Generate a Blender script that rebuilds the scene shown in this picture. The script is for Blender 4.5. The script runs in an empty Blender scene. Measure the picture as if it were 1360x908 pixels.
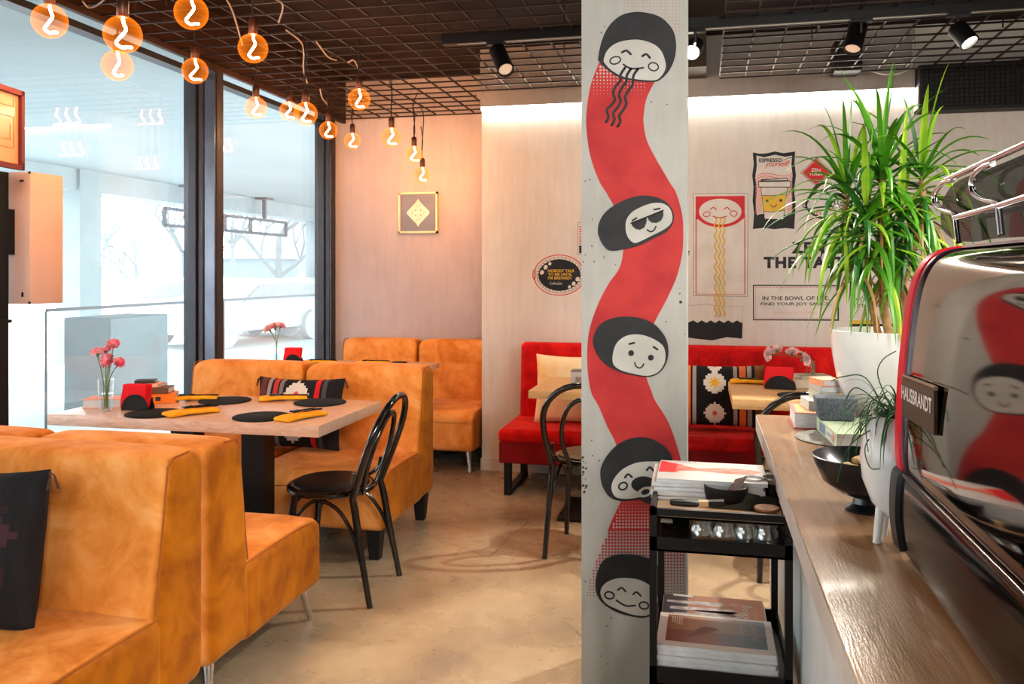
import bpy, bmesh, math, random
from math import sin, cos, pi, tan, sqrt, floor
from mathutils import Vector, Matrix, Euler
from mathutils.geometry import tessellate_polygon
random.seed(7)
SC = bpy.context.scene
COL = SC.collection
# ------------------------------------------------------------------ camera
F, VX, VY, H = 1117., 933., 362., 1.42
TH = math.atan((VX-680)/F); CT = cos(TH); ST = sin(TH)
cd = bpy.data.cameras.new('camera'); cam = bpy.data.objects.new('camera', cd); COL.objects.link(cam)
cam.location = (0, 0, H); cam.rotation_euler = (pi/2, 0, TH)
cd.sensor_width = 36; cd.lens = F/1360*36; cd.shift_y = (VY-454)/1360.; cd.clip_start = .05; cd.clip_end = 300
SC.camera = cam
# survey of the photograph: where the sight line through a pixel meets a real plane
def ray(u, v):
    l = (u-680)/F
    return (l*CT-ST, l*ST+CT, -(v-VY)/F)
def pZ(u, v, z):
    r = ray(u, v); t = (z-H)/r[2]; return Vector((r[0]*t, r[1]*t, z))
def pY(u, v, y):
    r = ray(u, v); t = y/r[1]; return Vector((r[0]*t, y, H+r[2]*t))
def pX(u, v, x):
    r = ray(u, v); t = x/r[0]; return Vector((x, r[1]*t, H+r[2]*t))
def pD(u, v, d):
    r = ray(u, v); return Vector((r[0]*d, r[1]*d, H+r[2]*d))

# ------------------------------------------------------------------ materials
def newmat(name):
    m = bpy.data.materials.new(name); m.use_nodes = True
    nt = m.node_tree; nt.nodes.clear()
    out = nt.nodes.new('ShaderNodeOutputMaterial')
    return m, nt, out
def ln(nt, a, b): nt.links.new(a, b)
def objco(nt, scale=(1, 1, 1)):
    tc = nt.nodes.new('ShaderNodeTexCoord'); mp = nt.nodes.new('ShaderNodeMapping')
    mp.inputs['Scale'].default_value = scale
    ln(nt, tc.outputs['Object'], mp.inputs['Vector']); return mp.outputs['Vector']
def noise(nt, co, scale, detail=4, rough=.55, dist=0):
    n = nt.nodes.new('ShaderNodeTexNoise'); n.inputs['Scale'].default_value = scale
    n.inputs['Detail'].default_value = detail; n.inputs['Roughness'].default_value = rough
    n.inputs['Distortion'].default_value = dist
    ln(nt, co, n.inputs['Vector']); return n.outputs['Fac']
def ramp(nt, fac, stops, const=False):
    r = nt.nodes.new('ShaderNodeValToRGB'); e = r.color_ramp.elements
    if const: r.color_ramp.interpolation = 'CONSTANT'
    while len(e) < len(stops): e.new(.5)
    for k, (p, c) in enumerate(stops):
        e[k].position = p; e[k].color = tuple(c)+(1,) if len(c) == 3 else c
    ln(nt, fac, r.inputs['Fac']); return r.outputs['Color']
def mixc(nt, fac, a, b, mode='MIX'):
    m = nt.nodes.new('ShaderNodeMix'); m.data_type = 'RGBA'; m.blend_type = mode
    for sock, val in ((m.inputs[0], fac), (m.inputs[6], a), (m.inputs[7], b)):
        if hasattr(val, 'node'): ln(nt, val, sock)
        else: sock.default_value = val if isinstance(val, (int, float)) else tuple(val)+(1,)
    return m.outputs[2]
def mth(nt, op, a, b=0, c=None):
    m = nt.nodes.new('ShaderNodeMath'); m.operation = op
    for k, val in enumerate((a, b) if c is None else (a, b, c)):
        if hasattr(val, 'node'): ln(nt, val, m.inputs[k])
        else: m.inputs[k].default_value = val
    return m.outputs[0]
def bsdf(nt, out):
    b = nt.nodes.new('ShaderNodeBsdfPrincipled'); ln(nt, b.outputs[0], out.inputs[0]); return b
def bumpn(nt, b, h, strength, dist=.01):
    n = nt.nodes.new('ShaderNodeBump'); n.inputs['Strength'].default_value = strength; n.inputs['Distance'].default_value = dist
    ln(nt, h, n.inputs['Height']); ln(nt, n.outputs[0], b.inputs['Normal'])
def M(name, col, rough=.5, metal=0, col2=None, scale=6, detail=4, rr=(.38, .62), bump=0, bscale=60, sheen=0, stint=(1, 1, 1),
      coat=0, emis=None, estr=0, stretch=(1, 1, 1), dist=0, spec=None):
    m, nt, out = newmat(name); b = bsdf(nt, out)
    b.inputs['Roughness'].default_value = rough; b.inputs['Metallic'].default_value = metal
    if spec is not None: b.inputs['Specular IOR Level'].default_value = spec
    if col2 is None: col2 = tuple(x*.88 for x in col)
    co = objco(nt, stretch)
    ln(nt, ramp(nt, noise(nt, co, scale, detail, .55, dist), [(rr[0], col2), (rr[1], col)]), b.inputs['Base Color'])
    if bump: bumpn(nt, b, noise(nt, co, bscale, 3), bump)
    if sheen:
        b.inputs['Sheen Weight'].default_value = sheen; b.inputs['Sheen Tint'].default_value = tuple(stint)+(1,); b.inputs['Sheen Roughness'].default_value = .35
    if coat: b.inputs['Coat Weight'].default_value = coat; b.inputs['Coat Roughness'].default_value = .08
    if emis:
        b.inputs['Emission Color'].default_value = tuple(emis)+(1,); b.inputs['Emission Strength'].default_value = estr
    return m
def emit(name, col, s, sample=True):
    m, nt, out = newmat(name); e = nt.nodes.new('ShaderNodeEmission')
    e.inputs[0].default_value = tuple(col)+(1,); e.inputs[1].default_value = s
    ln(nt, e.outputs[0], out.inputs[0])
    if not sample: m.cycles.emission_sampling = 'NONE'
    return m
def thin_glass(name, tint=(1, 1, 1), refl=1.0, ior=1.45, gcol=(1, 1, 1), rough=0.0):
    m, nt, out = newmat(name)
    t = nt.nodes.new('ShaderNodeBsdfTransparent'); t.inputs[0].default_value = tuple(tint)+(1,)
    g = nt.nodes.new('ShaderNodeBsdfGlossy'); g.inputs[0].default_value = tuple(gcol)+(1,); g.inputs['Roughness'].default_value = rough
    fr = nt.nodes.new('ShaderNodeLayerWeight'); fr.inputs[0].default_value = .5
    f0 = ((ior-1)/(ior+1))**2; fz = mth(nt, 'ADD', mth(nt, 'MULTIPLY', mth(nt, 'POWER', fr.outputs['Facing'], 5), 1-f0), f0)
    mx = nt.nodes.new('ShaderNodeMixShader')
    ln(nt, mth(nt, 'MINIMUM', mth(nt, 'MULTIPLY', fz, refl), .9), mx.inputs[0])
    ln(nt, t.outputs[0], mx.inputs[1]); ln(nt, g.outputs[0], mx.inputs[2]); ln(nt, mx.outputs[0], out.inputs[0]); return m
def woodm(name, c1, c2, stretch, rough=.4, scale=9, coat=0):
    return M(name, c1, rough, 0, c2, scale, 6, (.35, .65), .08, 30, stretch=stretch, dist=1.2, coat=coat)
def velvet(name, dark, mid, light, sheen, tint, lit_tones=None):
    m, nt, out = newmat(name); b = bsdf(nt, out); co = objco(nt)
    big = noise(nt, co, 3.2, 5, .6, 1.6); fine = noise(nt, objco(nt, (1, 1, .6)), 14, 4, .6, .8)
    f = mth(nt, 'ADD', mth(nt, 'MULTIPLY', big, .72), mth(nt, 'MULTIPLY', fine, .28))
    c = ramp(nt, f, [(.36, dark), (.5, mid), (.64, light)])
    if lit_tones:      # light painted into the colour: front and seat faces paler than the ends
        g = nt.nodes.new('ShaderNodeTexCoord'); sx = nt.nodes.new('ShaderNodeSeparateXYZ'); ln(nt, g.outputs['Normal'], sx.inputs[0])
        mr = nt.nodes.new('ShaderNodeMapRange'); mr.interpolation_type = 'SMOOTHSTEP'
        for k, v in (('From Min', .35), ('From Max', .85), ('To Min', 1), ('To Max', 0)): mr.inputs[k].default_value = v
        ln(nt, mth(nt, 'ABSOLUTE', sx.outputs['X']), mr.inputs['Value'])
        c = mixc(nt, mr.outputs[0], c, ramp(nt, f, [(.34, lit_tones[0]), (.5, lit_tones[1]), (.62, lit_tones[2])]))
    ln(nt, c, b.inputs['Base Color'])
    b.inputs['Roughness'].default_value = .75; b.inputs['Specular IOR Level'].default_value = .25
    b.inputs['Sheen Weight'].default_value = sheen; b.inputs['Sheen Tint'].default_value = tuple(tint)+(1,); b.inputs['Sheen Roughness'].default_value = .4
    bumpn(nt, b, noise(nt, co, 160, 2), .12, .004); return m
def plaster(name, a, bcol, scale=1.3, rough=.8, fleck=False, bump=.15):
    m, nt, out = newmat(name); b = bsdf(nt, out); co = objco(nt)
    c = ramp(nt, noise(nt, co, scale, 8, .62, .4), [(.33, bcol), (.66, a)])
    st = noise(nt, objco(nt, (6, 6, .7)), 4, 5, .6)
    c = mixc(nt, .18, c, ramp(nt, st, [(.35, tuple(x*.72 for x in bcol)), (.65, a)]))
    if fleck:
        v = nt.nodes.new('ShaderNodeTexVoronoi'); v.inputs['Scale'].default_value = 34; ln(nt, co, v.inputs['Vector'])
        sp = mth(nt, 'LESS_THAN', v.outputs['Distance'], .11)
        sp = mth(nt, 'MULTIPLY', sp, mth(nt, 'GREATER_THAN', noise(nt, co, 7, 2), .53))
        c = mixc(nt, mth(nt, 'MULTIPLY', sp, .75), c, (.09, .09, .085))
    ln(nt, c, b.inputs['Base Color']); b.inputs['Roughness'].default_value = rough
    bumpn(nt, b, noise(nt, co, 11, 8, .65), bump, .01); return m

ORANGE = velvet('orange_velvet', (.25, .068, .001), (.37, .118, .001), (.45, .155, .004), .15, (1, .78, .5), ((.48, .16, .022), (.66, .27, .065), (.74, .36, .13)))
REDV = velvet('red_velvet', (.34, .004, .006), (.56, .008, .009), (.7, .022, .014), .3, (1, .25, .18))
SEAM = M('seam_thread', (.36, .11, .008), .8)
REDSHADE = M('red_base_shaded', (.26, .004, .006), .85, 0, (.2, .003, .004), 8)  # darker red paints the shade below the seat into the base
REDSEAM = M('red_seam', (.2, .003, .004), .8)
BLACKM = M('black_metal', (.012, .012, .014), .42, .2)
BLACKG = M('black_lacquer', (.008, .006, .006), .16, 0, coat=.6)
BLACKP = M('black_plastic', (.01, .01, .012), .5)
CHROME = M('chrome', (.82, .82, .84), .12, 1)
STEEL = M('brushed_steel', (.6, .6, .62), .28, 1, stretch=(1, 1, 14))
TABLEW = woodm('table_oak', (.70, .52, .42), (.56, .39, .30), (1.2, 14, 8), .27)
TABLEE = woodm('table_oak_edge', (.52, .33, .17), (.38, .22, .1), (1.4, 12, 18), .45)
TABLER = woodm('pale_table_oak', (.68, .46, .24), (.55, .34, .15), (1.2, 12, 8), .42)
COUNTERW = woodm('counter_oak', (.46, .315, .19), (.37, .24, .14), (10, .7, 6), .24, 6, .35)
COUNTERE = M('counter_edge', (.5, .47, .44), .5)
WHITEP = M('white_panel', (.62, .67, .68), .5)
FELT = M('black_felt', (.022, .024, .028), .9, 0, (.012, .013, .016), 90, 2, bump=.3, bscale=220)
YELLOW = M('yellow_napkin', (.86, .46, .02), .8, 0, (.78, .36, .01), 20, bump=.1, bscale=200)
YELLOW2 = M('pale_yellow_pillow_cloth', (.82, .70, .47), .85, 0, (.8, .44, .06), 2.6, 3, (.34, .46), bump=.1, bscale=90)
REDNAP = M('red_paper', (.78, .006, .015), .6)
CONC = plaster('pillar_concrete', (.44, .445, .425), (.35, .355, .34), 2.2, .75, True, .35)
WALLM = plaster('plaster_grey_white', (.70, .685, .655), (.60, .585, .555), 1.1, .85)
ALCM = plaster('plaster_warm_grey', (.47, .425, .44), (.40, .36, .375), 1.5, .85)
CEILM = M('dark_brown_ceiling', (.022, .011, .008), .9, 0, (.012, .006, .005), 1.2)
BEAMM = M('brown_beam', (.035, .018, .012), .5)
BARM = M('dark_bronze_wire', (.035, .023, .019), .45, .3)
FRAMEM = M('window_frame_grey', (.06, .063, .075), .35, .5)
INK = M('mural_black', (.012, .014, .018), .6, 0, (.02, .022, .027), 12)
MRED = M('mural_red', (.46, .034, .033), .65, 0, (.37, .020, .026), 9, 6, (.35, .6))
MFACE = M('mural_face_concrete', (.50, .50, .475), .75, 0, (.43, .43, .41), 8)
PRED = M('print_red', (.6, .03, .035), .6); PYEL = M('print_yellow', (.72, .47, .05), .6); PWHT = M('print_white', (.68, .66, .62), .7)
PPNK = M('print_pink', (.75, .42, .38), .6); PGRY = M('print_grey', (.3, .3, .29), .7)
PAGES = M('paper_pages', (.66, .69, .72), .7, 0, (.5, .53, .57), 30, 3, stretch=(1, 1, 26))
COVERW = M('white_cover', (.66, .67, .66), .35)
WATERG = thin_glass('clear_glass', (.975, .985, .985), .9)
WHITEC = M('white_ceramic', (.74, .77, .78), .22, coat=.3)
LEAF = M('green_leaf', (.11, .33, .02), .36, 0, (.04, .18, .012), 5, 3, (.3, .7))
LEAFL = M('light_leaf', (.36, .54, .05), .4, 0, (.18, .38, .02), 5)
LEAFD = M('dark_leaf', (.035, .18, .03), .4, 0, (.015, .09, .015), 5)
LEAFB = M('dry_leaf', (.42, .26, .09), .6)
BARK = M('tan_bark', (.52, .34, .17), .85, 0, (.33, .2, .09), 30, bump=.4, bscale=60)
SOIL = M('soil', (.12, .09, .06), 1, 0, (.3, .25, .2), 40)
CORD = M('black_cord', (.012, .01, .01), .6)
SOCK = M('bronze_socket', (.10, .045, .03), .35, .6)
FIL = emit('filament', (1, .80, .48), 55, False)
SPOTE = emit('spot_lens', (1, .9, .72), 14, False)
LEDE = emit('led_strip', (1, .93, .82), 26)

# ------------------------------------------------------------------ mesh building
class MB:
    def __init__(s): s.v = []; s.f = []; s.mi = []; s.sm = []
    def add(s, vs, fs, mi=0, smooth=False):
        o = len(s.v); s.v += [Vector(p) for p in vs]
        for f in fs: s.f.append([i+o for i in f]); s.mi.append(mi); s.sm.append(smooth)
        return s
    def merge(s, o, mi=None):
        k = len(s.v); s.v += o.v
        for f, m, q in zip(o.f, o.mi, o.sm): s.f.append([i+k for i in f]); s.mi.append(m if mi is None else mi); s.sm.append(q)
        return s
    def xf(s, m):
        s.v = [m @ p for p in s.v]; return s
    def box(s, a, b, mi=0):
        x0, y0, z0 = (min(a[i], b[i]) for i in range(3)); x1, y1, z1 = (max(a[i], b[i]) for i in range(3))
        return s.add([(x0,y0,z0),(x1,y0,z0),(x1,y1,z0),(x0,y1,z0),(x0,y0,z1),(x1,y0,z1),(x1,y1,z1),(x0,y1,z1)],
              [(3,2,1,0),(4,5,6,7),(0,1,5,4),(1,2,6,5),(2,3,7,6),(3,0,4,7)], mi)
    def tube(s, pts, r, n=8, mi=0, caps=True, closed=False):
        pts = [Vector(p) for p in pts]; k = len(pts); rs = r if isinstance(r, (list, tuple)) else [r]*k
        t = [((pts[(i+1) % k] if closed or i < k-1 else pts[i])-(pts[i-1] if closed or i > 0 else pts[i])).normalized() for i in range(k)]
        up = Vector((0, 0, 1)) if abs(t[0].z) < .9 else Vector((1, 0, 0))
        a = t[0].cross(up).normalized(); vs = []
        for i in range(k):
            a = (a-t[i]*a.dot(t[i])).normalized(); b = t[i].cross(a)
            for j in range(n):
                w = 2*pi*j/n; vs.append(pts[i]+(a*cos(w)+b*sin(w))*rs[i])
        fs = [(i*n+j, i*n+(j+1) % n, ((i+1) % k)*n+(j+1) % n, ((i+1) % k)*n+j) for i in range(k if closed else k-1) for j in range(n)]
        s.add(vs, fs, mi, True)
        if caps and not closed:
            o = len(s.v)-len(vs); s.f += [[o+j for j in range(n)][::-1], [o+(k-1)*n+j for j in range(n)]]; s.mi += [mi, mi]; s.sm += [False, False]
        return s
    def bar(s, a, b, w, h=None, mi=0, up=(0, 0, 1)):
        a = Vector(a); b = Vector(b); h = h or w; d = (b-a).normalized(); up = Vector(up)
        if abs(d.dot(up)) > .95: up = Vector((0, 1, 0))
        x = d.cross(up).normalized(); y = x.cross(d)
        q = [x*(w/2)*i+y*(h/2)*j for i, j in ((-1, -1), (1, -1), (1, 1), (-1, 1))]
        return s.add([a+p for p in q]+[b+p for p in q], [(0,1,2,3),(7,6,5,4),(0,4,5,1),(1,5,6,2),(2,6,7,3),(3,7,4,0)], mi)
    def lathe(s, prof, c=(0, 0, 0), n=24, mi=0, smooth=True, axis=None):
        c = Vector(c); vs = []
        for r, z in prof:
            for j in range(n):
                w = 2*pi*j/n; vs.append(Vector((max(r, 1e-5)*cos(w), max(r, 1e-5)*sin(w), z)))
        if axis is not None:
            q = Vector((0, 0, 1)).rotation_difference(Vector(axis)); vs = [q @ p for p in vs]
        vs = [p+c for p in vs]
        fs = [(i*n+j, i*n+(j+1) % n, (i+1)*n+(j+1) % n, (i+1)*n+j) for i in range(len(prof)-1) for j in range(n)]
        return s.add(vs, fs, mi, smooth)
    def poly(s, pts, mi=0):
        pts = [Vector(p) for p in pts]
        return s.add(pts, [tuple(t) for t in tessellate_polygon([pts])], mi)
    def prism(s, pts, d, mi=0, mi2=None, smooth=False):
        pts = [Vector(p) for p in pts]; d = Vector(d); n = len(pts)
        s.poly(pts, mi); s.poly([p+d for p in pts], mi if mi2 is None else mi2)
        return s.add(pts+[p+d for p in pts], [(i, (i+1) % n, n+(i+1) % n, n+i) for i in range(n)], mi, smooth)
    def rbox(s, c, size, r, seg=3, mid=6, fn=None, mi=0):
        c = Vector(c); hx = [x/2 for x in size]; r = min(r, min(hx)*.999)
        def ax(h):
            e = [h-r+r*tan(pi/4*i/seg) for i in range(seg+1)]
            inn = [-(h-r)+2*(h-r)*i/mid for i in range(1, mid)] if h-r > 1e-4 else []
            return [-x for x in e[::-1]]+inn+e
        A = [ax(h) for h in hx]
        for ax_, sg in ((0, 1), (0, -1), (1, 1), (1, -1), (2, 1), (2, -1)):
            i1, i2 = (ax_+1) % 3, (ax_+2) % 3; U, V = A[i1], A[i2]; vs = []
            for u in U:
                for v in V:
                    p = [0, 0, 0]; p[ax_] = sg*hx[ax_]; p[i1] = u; p[i2] = v
                    q = [max(-(hx[k]-r), min(hx[k]-r, p[k])) for k in range(3)]
                    dd = Vector([p[k]-q[k] for k in range(3)])
                    o = Vector(q)+dd.normalized()*r
                    vs.append(c+(fn(o) if fn else o))
            m = len(V)
            fs = [((i*m+j), (i+1)*m+j, (i+1)*m+j+1, i*m+j+1) for i in range(len(U)-1) for j in range(m-1)]
            if sg < 0: fs = [f[::-1] for f in fs]
            s.add(vs, fs, mi, True)
        return s
    def mesh(s, name, mats):
        me = bpy.data.meshes.new(name)
        me.from_pydata([tuple(p) for p in s.v], [], s.f)
        for m in (mats if isinstance(mats, (list, tuple)) else [mats]): me.materials.append(m)
        me.polygons.foreach_set('material_index', s.mi); me.polygons.foreach_set('use_smooth', s.sm)
        if any(s.sm):
            bm = bmesh.new(); bm.from_mesh(me); bmesh.ops.remove_doubles(bm, verts=bm.verts, dist=1e-5)
            bmesh.ops.recalc_face_normals(bm, faces=bm.faces) if not getattr(s, 'flat', False) else None
            bm.to_mesh(me); bm.free(); me.set_sharp_from_angle(angle=math.radians(42))
        me.update(); return me
def thing(name, label, cat, loc=(0, 0, 0), rotz=0, group=None):
    o = bpy.data.objects.new(name, None); COL.objects.link(o); o.empty_display_size = .1
    o.location = loc; o.rotation_euler = (0, 0, rotz); o['label'] = label; o['category'] = cat
    if group: o['group'] = group
    return o
def mat4(o): return Matrix.Translation(o.location) @ o.rotation_euler.to_matrix().to_4x4()
def worldm(o): return (worldm(o.parent) @ mat4(o)) if o.parent else mat4(o)
def part(name, mb, mats, parent, label=None):      # geometry given in world space, stored relative to its thing
    inv = worldm(parent).inverted(); mb.v = [inv @ p for p in mb.v]
    o = bpy.data.objects.new(name, mb.mesh(name, mats)); COL.objects.link(o); o.parent = parent
    if label: o['label'] = label
    return o
def solo(name, mb, mats, label, cat, group=None, loc=None, rot=None):  # a thing that is one mesh; loc given: geometry is local
    if loc is None:
        lo = Vector([min(p[i] for p in mb.v) for i in range(3)]); hi = Vector([max(p[i] for p in mb.v) for i in range(3)])
        loc = Vector(((lo.x+hi.x)/2, (lo.y+hi.y)/2, lo.z)); mb.v = [p-loc for p in mb.v]
    o = bpy.data.objects.new(name, mb.mesh(name, mats)); COL.objects.link(o); o.location = loc
    if rot: o.rotation_euler = rot
    o['label'] = label; o['category'] = cat
    if group: o['group'] = group
    return o
def struct(name, mb, mats, parent=None, label=None):
    if parent: return part(name, mb, mats, parent, label)
    o = bpy.data.objects.new(name, mb.mesh(name, mats)); COL.objects.link(o); o['kind'] = 'structure'; return o
def dup(root, loc, rotz, label, group=None):
    r = root.copy(); COL.objects.link(r); r.location = loc; r.rotation_euler = (0, 0, rotz); r['label'] = label
    if group: r['group'] = group
    for ch in [o for o in bpy.data.objects if o.parent == root]:
        c = ch.copy(); COL.objects.link(c); c.parent = r
        for g in [o for o in bpy.data.objects if o.parent == ch]:
            d = g.copy(); COL.objects.link(d); d.parent = c
    return r
def crom(pts, n=8, closed=False):
    pts = [Vector(p) for p in pts]; k = len(pts); out = []
    for i in range(k if closed else k-1):
        g = (lambda j: pts[j % k]) if closed else (lambda j: pts[max(0, min(k-1, j))])
        p0, p1, p2, p3 = g(i-1), g(i), g(i+1), g(i+2)
        for j in range(n):
            t = j/n; out.append(.5*((2*p1)+(p2-p0)*t+(2*p0-5*p1+4*p2-p3)*t*t+(3*p1-p0-3*p2+p3)*t**3))
    if not closed: out.append(pts[-1])
    return out
_tc = {}
def textmesh(s, shear=0, bold=0, spacing=1.0):
    k = (s, shear, bold, spacing)
    if k in _tc: return _tc[k]
    cu = bpy.data.curves.new('t', 'FONT'); cu.body = s; cu.shear = shear; cu.offset = bold; cu.space_character = spacing; cu.resolution_u = 3
    o = bpy.data.objects.new('t', cu); COL.objects.link(o); bpy.context.view_layer.update()
    me = bpy.data.meshes.new_from_object(o.evaluated_get(bpy.context.evaluated_depsgraph_get()))
    vs = [v.co.copy() for v in me.vertices]; fs = [tuple(p.vertices) for p in me.polygons]
    bpy.data.objects.remove(o); bpy.data.curves.remove(cu); bpy.data.meshes.remove(me)
    if vs:
        x0 = min(v.x for v in vs); x1 = max(v.x for v in vs); y0 = min(v.y for v in vs); y1 = max(v.y for v in vs)
        vs = [Vector(((v.x-x0)/(x1-x0), (v.y-y0)/(y1-y0), 0)) for v in vs]
    _tc[k] = (vs, fs); return _tc[k]
def text_on(mb, s, o, ex, ey, mi, **kw):   # lettering stretched over the parallelogram o, ex, ey
    vs, fs = textmesh(s, **kw); o, ex, ey = Vector(o), Vector(ex), Vector(ey)
    mb.add([o+ex*v.x+ey*v.y for v in vs], fs, mi)
class Art:      # flat paint on a wall that faces the room (plane y = const), drawn in layers .5 mm apart
    def __init__(s, y, ox, oy, k): s.y = y; s.ox = ox; s.oy = oy; s.k = k; s.mb = MB(); s.L = 1
    def P(s, p): return pY(s.ox+p[0]/s.k, s.oy+p[1]/s.k, s.y-.0005*s.L)
    def up(s): s.L += 1
    def fill(s, pts, mi, smooth=True, n=5):
        if smooth: pts = [(p.x, p.y) for p in crom([(a, b, 0) for a, b in pts], n, True)]
        s.mb.poly([s.P(p) for p in pts], mi)
    def ell(s, cx, cy, rx, ry, mi, rot=0, n=24):
        s.fill([(cx+rx*cos(w)*cos(rot)-ry*sin(w)*sin(rot), cy+rx*cos(w)*sin(rot)+ry*sin(w)*cos(rot)) for w in [2*pi*i/n for i in range(n)]], mi, False)
    def stroke(s, pts, w, mi, smooth=True, closed=False, n=6):
        q = [Vector((a, b, 0)) for a, b in pts]
        if smooth: q = crom(q, n, closed)
        if closed: q = q+[q[0]]
        L, R = [], []
        for i, p in enumerate(q):
            a = q[i-1] if i else (q[-2] if closed else p); b = q[i+1] if i < len(q)-1 else (q[1] if closed else p)
            t = (b-a).normalized(); nn = Vector((-t.y, t.x, 0))*w/2; L.append(p+nn); R.append(p-nn)
        m = len(q); s.mb.add([s.P(p) for p in L+R], [(i, i+1, m+i+1, m+i) for i in range(m-1)], mi)
        if not closed:
            for e in (q[0], q[-1]): s.ell(e.x, e.y, w/2, w/2, mi, 0, 10)
    def ring(s, cx, cy, rx, ry, w, mi, rot=0):
        s.stroke([(cx+rx*cos(t)*cos(rot)-ry*sin(t)*sin(rot), cy+rx*cos(t)*sin(rot)+ry*sin(t)*cos(rot)) for t in [2*pi*i/28 for i in range(28)]], w, mi, False, True)
    def text(s, t, x0, y0, x1, y1, mi, dy=0, **kw):   # box from upper left to lower right, dy: drop of the right end
        o = s.P((x0, y1)); text_on(s.mb, t, o, s.P((x1, y1+dy))-o, s.P((x0, y0))-o, mi, **kw)
# ================================================================== setting
WX = -3.09
def floor_mat():
    m, nt, out = newmat('polished_concrete'); b = bsdf(nt, out); co = objco(nt)
    c = ramp(nt, noise(nt, co, .75, 8, .62, .8), [(.32, (.235, .19, .145)), (.5, (.37, .285, .19)), (.68, (.47, .38, .265))])
    c2 = ramp(nt, noise(nt, co, 4.5, 7, .66, 1.2), [(.3, (.62, .6, .58)), (.62, (1, 1, 1))])
    c = mixc(nt, .4, c, c2, 'MULTIPLY')
    dn = nt.nodes.new('ShaderNodeTexNoise'); dn.inputs['Scale'].default_value = 2.2; dn.inputs['Detail'].default_value = 5; ln(nt, co, dn.inputs['Vector'])
    wob = mixc(nt, .12, co, dn.outputs['Color'], 'ADD')
    v = nt.nodes.new('ShaderNodeTexVoronoi'); v.feature = 'DISTANCE_TO_EDGE'; v.inputs['Scale'].default_value = .33; ln(nt, wob, v.inputs['Vector'])
    cr = mth(nt, 'MULTIPLY', mth(nt, 'LESS_THAN', v.outputs['Distance'], .0011), mth(nt, 'GREATER_THAN', noise(nt, co, .6, 2), .5))
    c = mixc(nt, mth(nt, 'MULTIPLY', cr, .5), c, (.07, .055, .045))
    ln(nt, c, b.inputs['Base Color'])
    ln(nt, mth(nt, 'ADD', mth(nt, 'MULTIPLY', noise(nt, co, 5, 5), .25), .16), b.inputs['Roughness'])
    bumpn(nt, b, noise(nt, co, 9, 6), .04, .01); return m
struct('floor', MB().box((WX-.1, -2.6, -.1), (3.1, 6.7, 0)), floor_mat())
struct('ceiling', MB().box((WX-.1, -2.6, 3.02), (3.1, 6.7, 3.12)), CEILM)
struct('wall_back', MB().box((-1.555, 5.88, 0), (3.1, 6.7, 3.02)), WALLM)
struct('wall_alcove', MB().box((WX+.06, 6.6, 0), (-1.555, 6.7, 3.02)), ALCM)
struct('wall_right', MB().box((3.0, -2.6, 0), (3.1, 5.88, 3.02)), WALLM)
struct('wall_front', MB().box((WX, -2.6, 0), (3.0, -2.5, 3.02)), WALLM)
struct('wall_left', MB().box((WX-.09, -2.6, 2.9), (WX+.02, 6.7, 3.02)).box((WX-.09, -2.6, -.05), (WX+.02, 6.7, .05)), FRAMEM)
struct('baseboard_back', MB().box((-1.56, 5.862, 0), (3.0, 5.88, .085)), M('pale_baseboard', (.62, .60, .57), .5))
struct('trim_upper', MB().box((-1.556, 5.835, 2.608), (1.33, 5.88, 3.02)), plaster('plaster_upper', (.40, .385, .37), (.33, .315, .30), 1.1, .85))
struct('beam', MB().box((-2.96, -2.5, 2.675), (-2.93, 6.6, 3.02)), BEAMM)
struct('pillar', MB().box((-.3955, 2.8, 0), (-.0505, 3.13, 3.02)), CONC)
GL = thin_glass('window_pane_glass', (.985, .995, .995), 1.35)
GFR = M('frame_metal_face', (.17, .185, .22), .22, .75, (.12, .13, .165), 2)
def window(n, y0, y1):
    fr = MB()
    fr.box((WX-.07, y0, 2.655), (WX+.012, y1, 2.69)).box((WX-.07, y0, .05), (WX+.02, y1, .1)).box((WX-.07, y0, 2.86), (WX+.012, y1, 2.9))
    fr.box((WX-.07, y0, .1), (WX+.012, y0+.03, 2.86)).box((WX-.07, y1-.03, .1), (WX+.012, y1, 2.86))
    w = struct('window_%d' % n, fr, FRAMEM)
    for dx in (0, -.034, -.068):
        g = MB().add([(WX+dx, y0, .08), (WX+dx, y1, .08), (WX+dx, y1, 2.88), (WX+dx, y0, 2.88)], [(0, 1, 2, 3)])
        struct('pane', g, GL, w)
window(1, .5, 4.70); window(2, 4.80, 6.52); window(3, -2.5, .42)
mb = MB()
for y0, y1, x1 in ((4.70, 4.79, -2.965), (.42, .5, -2.99), (6.52, 6.60, -3.03)):
    mb = MB().box((WX-.08, y0, 0), (x1, y1, 2.9))
    o = struct('window_post', mb, GFR if y0 > 4 else FRAMEM)
    struct('cover_strip', MB().box((x1, y0+.02, 0), (x1+.006, y1, 2.68)).box((WX+.02, y0-.012, 0), (WX+.05, y0, 2.68)), FRAMEM, o)
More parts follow.
